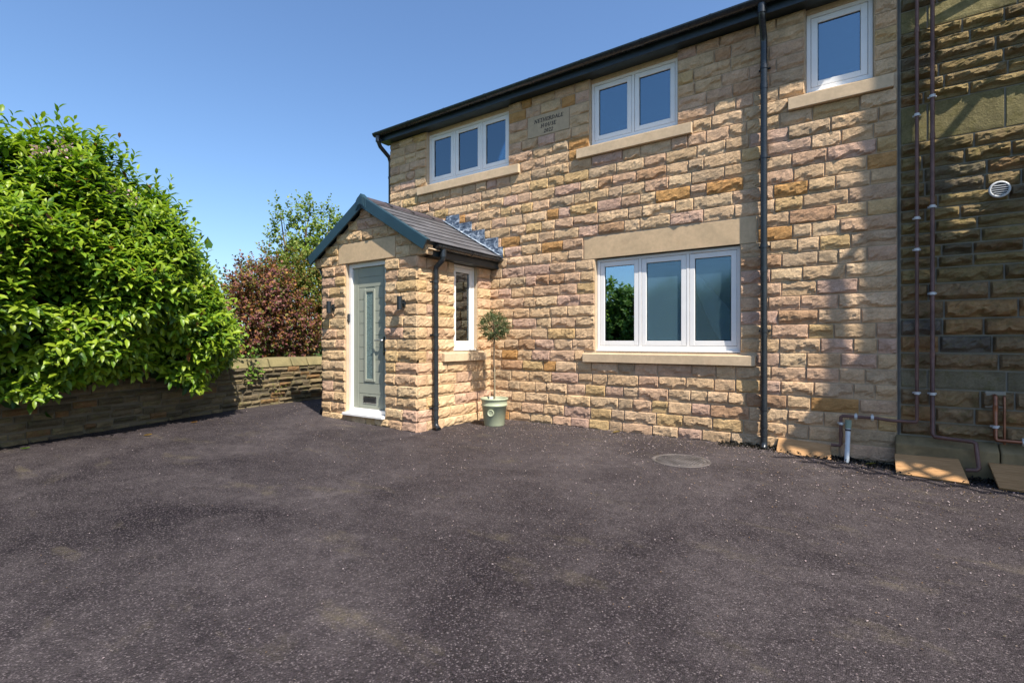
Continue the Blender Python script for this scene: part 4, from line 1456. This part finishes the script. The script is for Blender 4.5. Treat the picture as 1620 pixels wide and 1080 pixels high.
# woody branches inside
mb = MB()
for i in range(12):
    y = -1 + i * .34
    b = Vector((-8.6 + rng.uniform(-.3, .2), y, .3)); x1 = np.interp(y, HY, HFX) - .5
    mb.tube([b, b.lerp(Vector((x1, y + rng.uniform(-.3, .3), 1.4)), .5) + Vector((0, 0, .3)), (x1 - .1, y + rng.uniform(-.4, .4), 1.6 + rng.uniform(0, .6)), (x1 - .5, y + rng.uniform(-.4, .4), min(2.6, np.interp(y, HY, HZT) - .6))], .03, 7, rads=[.05, .04, .025, .012])
mb.build('branches', M_BARK, hedge)
# pink blossom sprays poking through
mb_v, mb_f, mb_c = [], [], []
for (u, v) in ((118, 262), (105, 255), (128, 275), (148, 300), (170, 305), (195, 318), (95, 243), (202, 328), (120, 285), (60, 245)):
    s, c = math.sin(R(YAW)), math.cos(R(YAW))
    X = -800 * s + (u - 810) * c; Y = 800 * c + (u - 810) * s; Zd = 540 - v
    # push until the hedge skin
    tt = .0078
    yv = Y * tt; zt = np.interp(yv, HY, HZT); fxv = np.interp(yv, HY, HFX)
    xx = fxv - .42
    tt = xx / X
    P = np.array([xx + .12, Y * tt, CAMH + Zd * tt])
    k = 26
    pp = P + rng.normal(0, .045, (k, 3))
    Vv, Ff, Cc = leaves(pp, norm(rng.normal(0, 1, (k, 3)) + np.array([.8, -.2, .3])), norm(rng.normal(0, 1, (k, 3))), np.full(k, .035), np.full(k, .026), np.tile(np.array((.55, .36, .42)), (k, 1)) * rng.uniform(.7, 1.25, (k, 1)))
    mb_f.append(Ff + sum(len(q) for q in mb_v)); mb_v.append(Vv); mb_c.append(Cc)
o = raw_mesh('blossom', np.vstack(mb_v), np.vstack(mb_f), M_LEAF, hedge, cols=np.vstack(mb_c)); o['kind'] = 'stuff'

# ------------------------------------------------------------------ boundary wall


def wallx(y): return float(np.interp(y, [-3, 1.26, 4.24, 5.45, 9], [-6.5, -7.2, -8.1, -8.26, -8.5]))


bw = thing('boundary_wall', (-7.8, 3.4, .08), 'low mossy rubble stone boundary wall with flat coping under the hedge', 'wall')
ysamp = [-3, -1, 0, 1.26, 2, 3, 4.24, 4.8, 5.45, 7, 9]
mb = MB()
for a, b in zip(ysamp[:-1], ysamp[1:]):
    xa, xb = wallx(a), wallx(b)
    mb.hexa([(xa - .3, a, -.3), (xa - .012, a, -.3), (xb - .012, b, -.3), (xb - .3, b, -.3), (xa - .3, a, .70), (xa - .012, a, .70), (xb - .012, b, .70), (xb - .3, b, .70)])
mb.build('wall_core', M_MORTAR_RUB, bw)
pieces = []
rowz = [.02, .11, .19, .285, .36, .455, .53, .61, .70]
for i in range(len(rowz) - 1):
    y = 0.6
    while y < 6.6:
        L = rng.uniform(.12, .36)
        ya, yb = y, y + L; y += L
        xa, xb = wallx(ya), wallx(yb)
        th = math.atan2(xb - xa, yb - ya)       # tilt from +y
        rot = np.array([[math.cos(-th), -math.sin(-th), 0], [math.sin(-th), math.cos(-th), 0], [0, 0, 1]]) @ ROT_X
        dz = rng.uniform(-.018, .006); zj = rng.uniform(-.014, .014)
        pieces.append(make_piece(L - .012, rowz[i + 1] - rowz[i] - .012 + dz, PAL_RUB, (xa + rng.uniform(-.012, .010), ya + .006, rowz[i] + .006 + zj), rot, amp=rng.uniform(.012, .04), chip=rng.uniform(.05, .5), res=.04, nz=5, edge=.04))
emit_pieces(pieces, M_RUBBLE, bw, 'rubble_stone', 270)
y = .6
while y < 6.4:
    L = rng.uniform(.3, .5); ya, yb = y, y + L; y += L
    xa, xb = wallx(ya), wallx(yb)
    mb = MB()
    zt = .86 + rng.uniform(-.006, .006)
    mb.hexa([(xa - .30, ya + .006, .70), (xa + .02, ya + .006, .704), (xb + .02, yb - .006, .704), (xb - .30, yb - .006, .70), (xa - .26, ya + .006, zt), (xa - .06, ya + .006, zt - .015), (xb - .06, yb - .006, zt - .015), (xb - .26, yb - .006, zt)])
    o = mb.build('coping_stone', M_OLDASH, bw, .018)

# small plants rooted in the wall
def tuft(y, z, n, L, label, name='wall_plant', colr=(.14, .24, .03)):
    x = wallx(y) + .01
    t = thing(name, (x, y, z), label, 'plant')
    k = n
    pp = np.array([x, y, z]) + rng.normal(0, 1, (k, 3)) * np.array([.05, .09, .08])
    pp[:, 0] = np.abs(pp[:, 0] - x) + x + .01
    dd = norm(rng.normal(0, .6, (k, 3)) + np.array([.9, -.2, .15]))
    Vv, Ff, Cc = leaves(pp, dd, norm(rng.normal(0, .4, (k, 3)) + np.array([.2, 0, 1])), rng.uniform(.7, 1.2, k) * L, rng.uniform(.7, 1.1, k) * L * .72, np.array(colr) * rng.uniform(.7, 1.25, (k, 1)))
    o = raw_mesh('leaves', Vv, Ff, M_LEAF, t, cols=Cc); o['kind'] = 'stuff'
    st = MB()
    for i in range(0, k, 3): st.tube([(x - .01, y, z - .06), tuple((pp[i] + np.array([x, y, z])) / 2), tuple(pp[i])], .0025, 5)
    st.build('stems', M_LEAF if False else M_BARK, t)


tuft(4.33, .64, 34, .075, 'bright green plant hanging over the wall coping beside the hedge end')
tuft(4.28, .95, 22, .07, 'bright green seedling on top of the wall at the hedge end')
tuft(4.72, .34, 16, .035, 'tiny weed growing from the sunlit face of the boundary wall', colr=(.16, .19, .03))

# ------------------------------------------------------------------ garden shrubs and trees


def crown_tree(name, label, cat, base, height, blobs, nshoot, L, W, cols, mat=M_LEAF, trunk_r=.05, nl=7, spread=.9, group=None, slen=(.12, .3)):
    """blobs: list of (centre xyz, radii xyz)"""
    t = thing(name, base, label, cat, group)
    b = Vector(base)
    mb = MB()
    for (c, r) in blobs:
        c = Vector(c)
        mid = b.lerp(c, .5) + Vector((rng.uniform(-.1, .1), rng.uniform(-.1, .1), 0))
        mb.tube([b + Vector((rng.uniform(-.03, .03), rng.uniform(-.03, .03), 0)), mid, c, c + Vector((rng.uniform(-.1, .1), rng.uniform(-.1, .1), r[2] * .7))], trunk_r, 7, rads=[trunk_r, trunk_r * .7, trunk_r * .4, trunk_r * .15])
        for i in range(6):
            e = c + Vector(norm(rng.normal(0, 1, 3)) * np.array(r) * .8)
            mb.tube([mid.lerp(c, .6), (mid.lerp(c, .6) + e) / 2 + Vector((0, 0, .05)), e], trunk_r * .25, 5, rads=[trunk_r * .35, trunk_r * .2, trunk_r * .06])
    mb.build('trunk', M_BARK, t)
    vol = np.array([r[0] * r[1] * r[2] for c, r in blobs]) ** .67
    cnt = np.maximum(1, (vol / vol.sum() * nshoot).astype(int))
    P, D = [], []
    for (c, r), k in zip(blobs, cnt):
        d = norm(rng.normal(0, 1, (k, 3)))
        rad = rng.uniform(.45, 1.0, (k, 1)) ** .6
        pp = d * rad
        wob = 1 + .25 * np.sin(5 * d[:, :1] + 3 * d[:, 1:2] * 2 + c[0]) * np.cos(4 * d[:, 2:] + c[1])
        P.append(np.array(c) + pp * wob * np.array(r)); D.append(norm(d + np.array([0, 0, .5]) + rng.normal(0, .35, (k, 3))))
    P = np.vstack(P); D = np.vstack(D); k = len(P)
    cols = np.array(cols)
    def cf(f, m):
        i = rng.integers(0, len(cols), m)
        return cols[i] * rng.uniform(.75, 1.25, (m, 1)) * (.85 + .3 * f)
    q = shoots_to_leaves(P, D, rng.uniform(*slen, k), nl, L, W, cf, spread)
    Vv, Ff, Cc = leaves(q[0], q[1], q[2], q[3], q[4], q[5])
    o = raw_mesh('crown', Vv, Ff, mat, t, cols=Cc); o['kind'] = 'stuff'
    return t


PURP = [(.13, .045, .05), (.17, .06, .06), (.22, .085, .08), (.26, .115, .045), (.07, .04, .025), (.30, .14, .12), (.16, .15, .03), (.34, .17, .05), (.12, .15, .025)]
crown_tree('purple_shrub', 'purple and bronze leaved shrub behind the boundary wall left of the porch', 'shrub', (-9.5, 5.5, .42), 2.5,
           [((-9.4, 5.0, 1.55), (.55, .65, .75)), ((-9.5, 5.7, 1.5), (.55, .7, .7)), ((-9.5, 5.3, 2.1), (.5, .6, .6)), ((-9.6, 6.1, 1.25), (.5, .5, .5)), ((-9.3, 4.6, 1.35), (.45, .5, .55))],
           1900, .075, .052, PURP, trunk_r=.03, slen=(.1, .26))
LITE = [(.17, .25, .04), (.22, .29, .05), (.14, .22, .04), (.25, .30, .08)]
crown_tree('young_tree', 'light green young tree with open upright branches behind the purple shrub', 'tree', (-10.8, 7.0, .42), 4.6,
           [((-10.9, 6.55, 3.5), (.22, .22, .85)), ((-10.8, 7.05, 3.72), (.25, .25, .75)), ((-10.7, 7.55, 3.55), (.25, .28, .85)), ((-10.6, 7.9, 3.5), (.2, .25, .7)), ((-10.8, 7.1, 2.9), (.6, .7, .6))],
           950, .085, .068, LITE, trunk_r=.045, nl=7, slen=(.12, .3))
MIX = [(.12, .17, .025), (.16, .19, .03), (.08, .12, .02), (.19, .16, .035), (.21, .12, .035)]
crown_tree('garden_shrub', 'dense yellow-green shrub behind the purple shrub beside the porch', 'shrub', (-10.4, 6.9, .42), 3,
           [((-10.4, 6.3, 2.3), (.6, .6, .8)), ((-10.3, 7.1, 2.4), (.6, .7, .8)), ((-10.0, 7.5, 1.5), (.6, .8, .8)), ((-10.6, 5.8, 2.2), (.5, .5, .6)), ((-9.8, 8.0, 2.0), (.5, .6, .9))],
           2600, .075, .05, MIX, trunk_r=.035)
DK = [(.035, .075, .012), (.05, .10, .016), (.028, .06, .012), (.075, .12, .02)]
crown_tree('garden_shrub', 'darker green shrub low behind the end of the boundary wall', 'shrub', (-12.0, 9.0, .42), 3,
           [((-12.2, 7.6, 1.4), (.9, 1.0, 1.2)), ((-12.2, 9.4, 1.4), (.9, 1.2, 1.1)), ((-12.5, 6.0, 1.6), (.9, 1.0, 1.2)), ((-12.0, 11, 1.3), (.9, 1.2, 1.0))],
           1100, .09, .06, DK, trunk_r=.04)
# trees across the drive, seen only as reflections in the glass
LAB = ['tall leafy tree across the drive mirrored in the left light of the big window', 'broad leafy tree across the drive mirrored in the middle light', 'rounded leafy tree across the drive mirrored in the right light',
       'bushy tree at the far left end of the row across the drive', 'bushy tree at the right end of the row across the drive']
for i, (x, hgt) in enumerate(((-11.5, 4.6), (-8.0, 4.2), (-4.6, 4.4), (-15.5, 4.9), (-1.0, 4.0))):
    crown_tree('leafy_tree', LAB[i], 'tree', (x, -14.5, -.1), hgt,
               [((x + rng.uniform(-.3, .3), -14.5, hgt * .62), (1.7, 1.3, hgt * .36)), ((x - 1.0, -14.2, hgt * .42), (1.3, 1.2, hgt * .36)), ((x + 1.0, -14.3, hgt * .45), (1.3, 1.2, hgt * .38)), ((x, -13.6, hgt * .28), (1.6, .9, hgt * .28))],
               1500, .27, .19, [(.09, .16, .025), (.13, .21, .03), (.07, .13, .02), (.17, .24, .04)], trunk_r=.12, nl=7, slen=(.2, .45), group='trees across the drive')

# ------------------------------------------------------------------ potted olive
PT = (-4.10, 5.50, 0.0)
ol = thing('potted_olive_tree', PT, 'small round-headed olive tree in a sage green pot beside the porch', 'potted tree')
MB().lathe([(0.0, .0), (.132, .0), (.138, .012), (.168, .265), (.176, .268), (.179, .28), (.176, .29), (.171, .295), (.178, .345), (.188, .352), (.190, .365), (.184, .374), (.168, .374), (.163, .36), (.16, .33), (0, .33)], PT, 40).build('pot', M_POT, ol)
MB().lathe([(.162, .338), (.1, .346), (.0, .35)], PT, 24).build('soil', M_SOIL, ol)
# emblem: disc with a small sprig, on the side facing the drive
ed = Vector((.35, -1, 0)).normalized()
ec = Vector(PT) + ed * .163 + Vector((0, 0, .185))
ME_ = Matrix.Translation(ec) @ ed.to_track_quat('Z', 'Y').to_matrix().to_4x4()
m = MB(ME_); m.lathe([(.046, -.01), (.046, .004), (.043, .008), (.038, .008), (.035, .004), (0, .004)], (0, 0, 0), 28)
em = m.build('emblem', M_POT, ol)
m = MB(ME_); m.box(-.002, .002, -.024, .022, .003, .007)
for s in (-1, 1):
    for q in range(3):
        y0 = -.012 + q * .011
        m.add([(0, y0, .0065), (s * .012, y0 + .004, .0065), (s * .017, y0 + .012, .0065), (s * .005, y0 + .009, .0065)], [(0, 1, 2, 3) if s > 0 else (3, 2, 1, 0)])
m.build('sprig_relief', M_POT, ol)
MB().tube([(PT[0], PT[1], .33), (PT[0] + .006, PT[1], .6), (PT[0] - .006, PT[1], .9), (PT[0], PT[1], 1.2), (PT[0], PT[1], 1.34)], .011, 9, rads=[.014, .012, .011, .011, .006]).build('trunk', M_BARK, ol)
MB().tube([(PT[0] + .018, PT[1] - .012, .33), (PT[0] + .014, PT[1] - .012, .78)], .006, 8).build('stake', M_STAKE, ol)
mb = MB()
for z in (.6, .74): mb.tube([(PT[0], PT[1], z - .006), (PT[0], PT[1], z + .006)], .022, 10)
mb.build('tie', M_GASKET, ol)
cc = np.array([PT[0], PT[1], 1.345])
mb = MB()
for i in range(26):
    d = norm(rng.normal(0, 1, 3)); d[2] = abs(d[2]) * .8 + .05 if rng.uniform() < .7 else d[2]
    e = cc + d * .17
    mb.tube([tuple(cc + np.array([0, 0, -.14])), tuple(cc + d * .07 + np.array([0, 0, -.04])), tuple(e)], .003, 5)
mb.build('branches', M_BARK, ol)
k = 420
d = norm(rng.normal(0, 1, (k, 3)))
P = cc + d * np.array([.175, .175, .175]) * rng.uniform(.35, 1.0, (k, 1)) ** .5
OLV = np.array([(.075, .105, .035), (.11, .14, .06), (.17, .19, .10), (.05, .075, .025)])
q = shoots_to_leaves(P, norm(d + rng.normal(0, .4, (k, 3)) + np.array([0, 0, .25])), rng.uniform(.03, .085, k), 7, .042, .011, lambda f, mm: OLV[rng.integers(0, 4, mm)] * rng.uniform(.8, 1.2, (mm, 1)), .8)
Vv, Ff, Cc = leaves(q[0], q[1], q[2], q[3], q[4], q[5])
o = raw_mesh('crown', Vv, Ff, M_LEAF, ol, cols=Cc); o['kind'] = 'stuff'

# ------------------------------------------------------------------ ground litter
k = 5200
x = rng.uniform(-8, 3.2, k); y = 6.0 - rng.gamma(1.3, 1.5, k)
x2 = rng.uniform(-7.5, 2.0, 700); y2 = rng.uniform(.6, 5.0, 700)
x3 = rng.uniform(-4.4, 2.2, 3200); y3 = 5.97 - rng.exponential(.42, 3200)
xa = np.concatenate([x, x2, x3]); ya = np.concatenate([y, y2, y3])
ok = (ya > .3) & (ya < 5.99) & ~((xa > PX0 - .05) & (xa < PX1 + .05) & (ya > PY - .05)) & (xa > np.array([wallx(q) + .05 for q in ya]))
xa, ya = xa[ok], ya[ok]
k = len(xa)
za = np.array([gz(q) for q in xa]) + .006
ps = np.stack([xa, ya, za], 1)
dd = norm(np.stack([rng.normal(0, 1, k), rng.normal(0, 1, k), rng.uniform(0, .35, k)], 1))
PETAL = np.array([(.42, .32, .33), (.36, .28, .27), (.28, .22, .18), (.46, .38, .38), (.22, .14, .08)])
Vv, Ff, Cc = leaves(ps, dd, norm(rng.normal(0, .25, (k, 3)) + np.array([0, 0, 1])), rng.uniform(.006, .019, k) * np.clip(.45 + ya * .12, .5, 1), rng.uniform(.005, .012, k) * np.clip(.45 + ya * .12, .5, 1), PETAL[rng.integers(0, 5, k)] * rng.uniform(.7, 1.2, (k, 1)), .3, -.1)
o = raw_mesh('fallen_petals', Vv, Ff, M_LEAF, cols=Cc)
tag(o, 'pale pink fallen petals and grit scattered over the asphalt', 'petals', kind='stuff')
# dark soil and grit gathered at the wall foot near the old building
k = 2600
xa = rng.uniform(-1.3, 1.9, k); ya = 6.02 - np.abs(rng.normal(0, .10, k)) - (xa > .26) * .1
za = np.array([gz(q) for q in xa]) + rng.uniform(0, .02, k)
Vv, Ff, Cc = leaves(np.stack([xa, ya, za], 1), norm(rng.normal(0, 1, (k, 3)) + np.array([0, 0, .2])), norm(rng.normal(0, 1, (k, 3))), rng.uniform(.01, .035, k), rng.uniform(.008, .025, k), np.array((.018, .016, .013)) * rng.uniform(.5, 2.2, (k, 1)))
o = raw_mesh('dark_grit', Vv, Ff, M_SOIL if False else M_LEAF, cols=Cc)
tag(o, 'dark loose grit and leaf litter along the wall foot', 'grit', kind='stuff')
# a few bigger fallen leaves
for (x, y, c, lab) in ((-6.75, 2.35, (.30, .17, .03), 'curled yellow fallen leaf on the asphalt near the hedge'), (-7.25, 3.05, (.22, .10, .03), 'brown fallen leaf lying at the foot of the boundary wall'), (-2.55, 5.85, (.30, .20, .06), 'tan fallen leaf at the foot of the facade'),
                       (-6.9, 1.35, (.10, .18, .03), 'green fallen leaf under the left end of the hedge'), (.02, 5.86, (.24, .20, .04), 'yellow dead leaf beside the pale waste pipe')):
    z = gz(x) + .012
    Vv, Ff, Cc = leaves(np.array([[x, y, z]]), np.array([[.8, .5, .05]]), np.array([[0, .1, 1.]]), np.array([.11]), np.array([.05]), np.array([c]), .5, -.15)
    o = raw_mesh('fallen_leaf', Vv, Ff, M_LEAF, cols=Cc)
    tag(o, lab, 'leaf', 'larger fallen leaves')

# ------------------------------------------------------------------ fire escape right of the view
fe = thing('fire_escape', (3.6, 5.2, -.15), 'dark steel fire escape landing on the old building, just right of the view', 'fire escape')
FXA, DZ = 2.2, 4.1
MB().hexa([(FXA, 4.72, DZ - .06), (6.8, 4.17, DZ - .06), (6.8, YW - .04, DZ - .06), (FXA, YW - .04, DZ - .06), (FXA, 4.72, DZ), (6.8, 4.17, DZ), (6.8, YW - .04, DZ), (FXA, YW - .04, DZ)]).build('landing_deck', M_GALV, fe)
for (xx, yy, top) in ((FXA + .07, 5.14, 7.4), (6.7, 5.14, 7.4), (4.5, 5.14, DZ)):
    MB().box(xx - .07, xx + .07, yy - .07, yy + .07, -.3, top).build('column', M_GALV, fe, .006)
MB().box(FXA, FXA + .05, 4.95, YW - .04, DZ + 1.1, DZ + 1.15).build('handrail', M_GALV, fe)
for yy in (5.95, 5.62, 5.30, 4.98):
    MB().box(FXA, FXA + .05, yy - .03, yy + .03, DZ, DZ + 1.1).build('baluster_post', M_GALV, fe)
# diamond mesh apron in front of the deck
mb = MB()
y0, y1, x0, x1 = 4.34, 4.72, FXA, 6.8
stp = .19
xx = x0
while xx < x1:
    for s in (1, -1):
        ey = -.12 * (xx - FXA)
        p = Vector((xx, (y0 if s > 0 else y1) + ey, DZ - .03)); q = Vector((xx + (y1 - y0) * 1.35, (y1 if s > 0 else y0) + ey, DZ - .03))
        mb.tube([p, q], .024, 5)
    xx += stp * 1.35
o = mb.build('mesh_apron', M_GALV, fe)
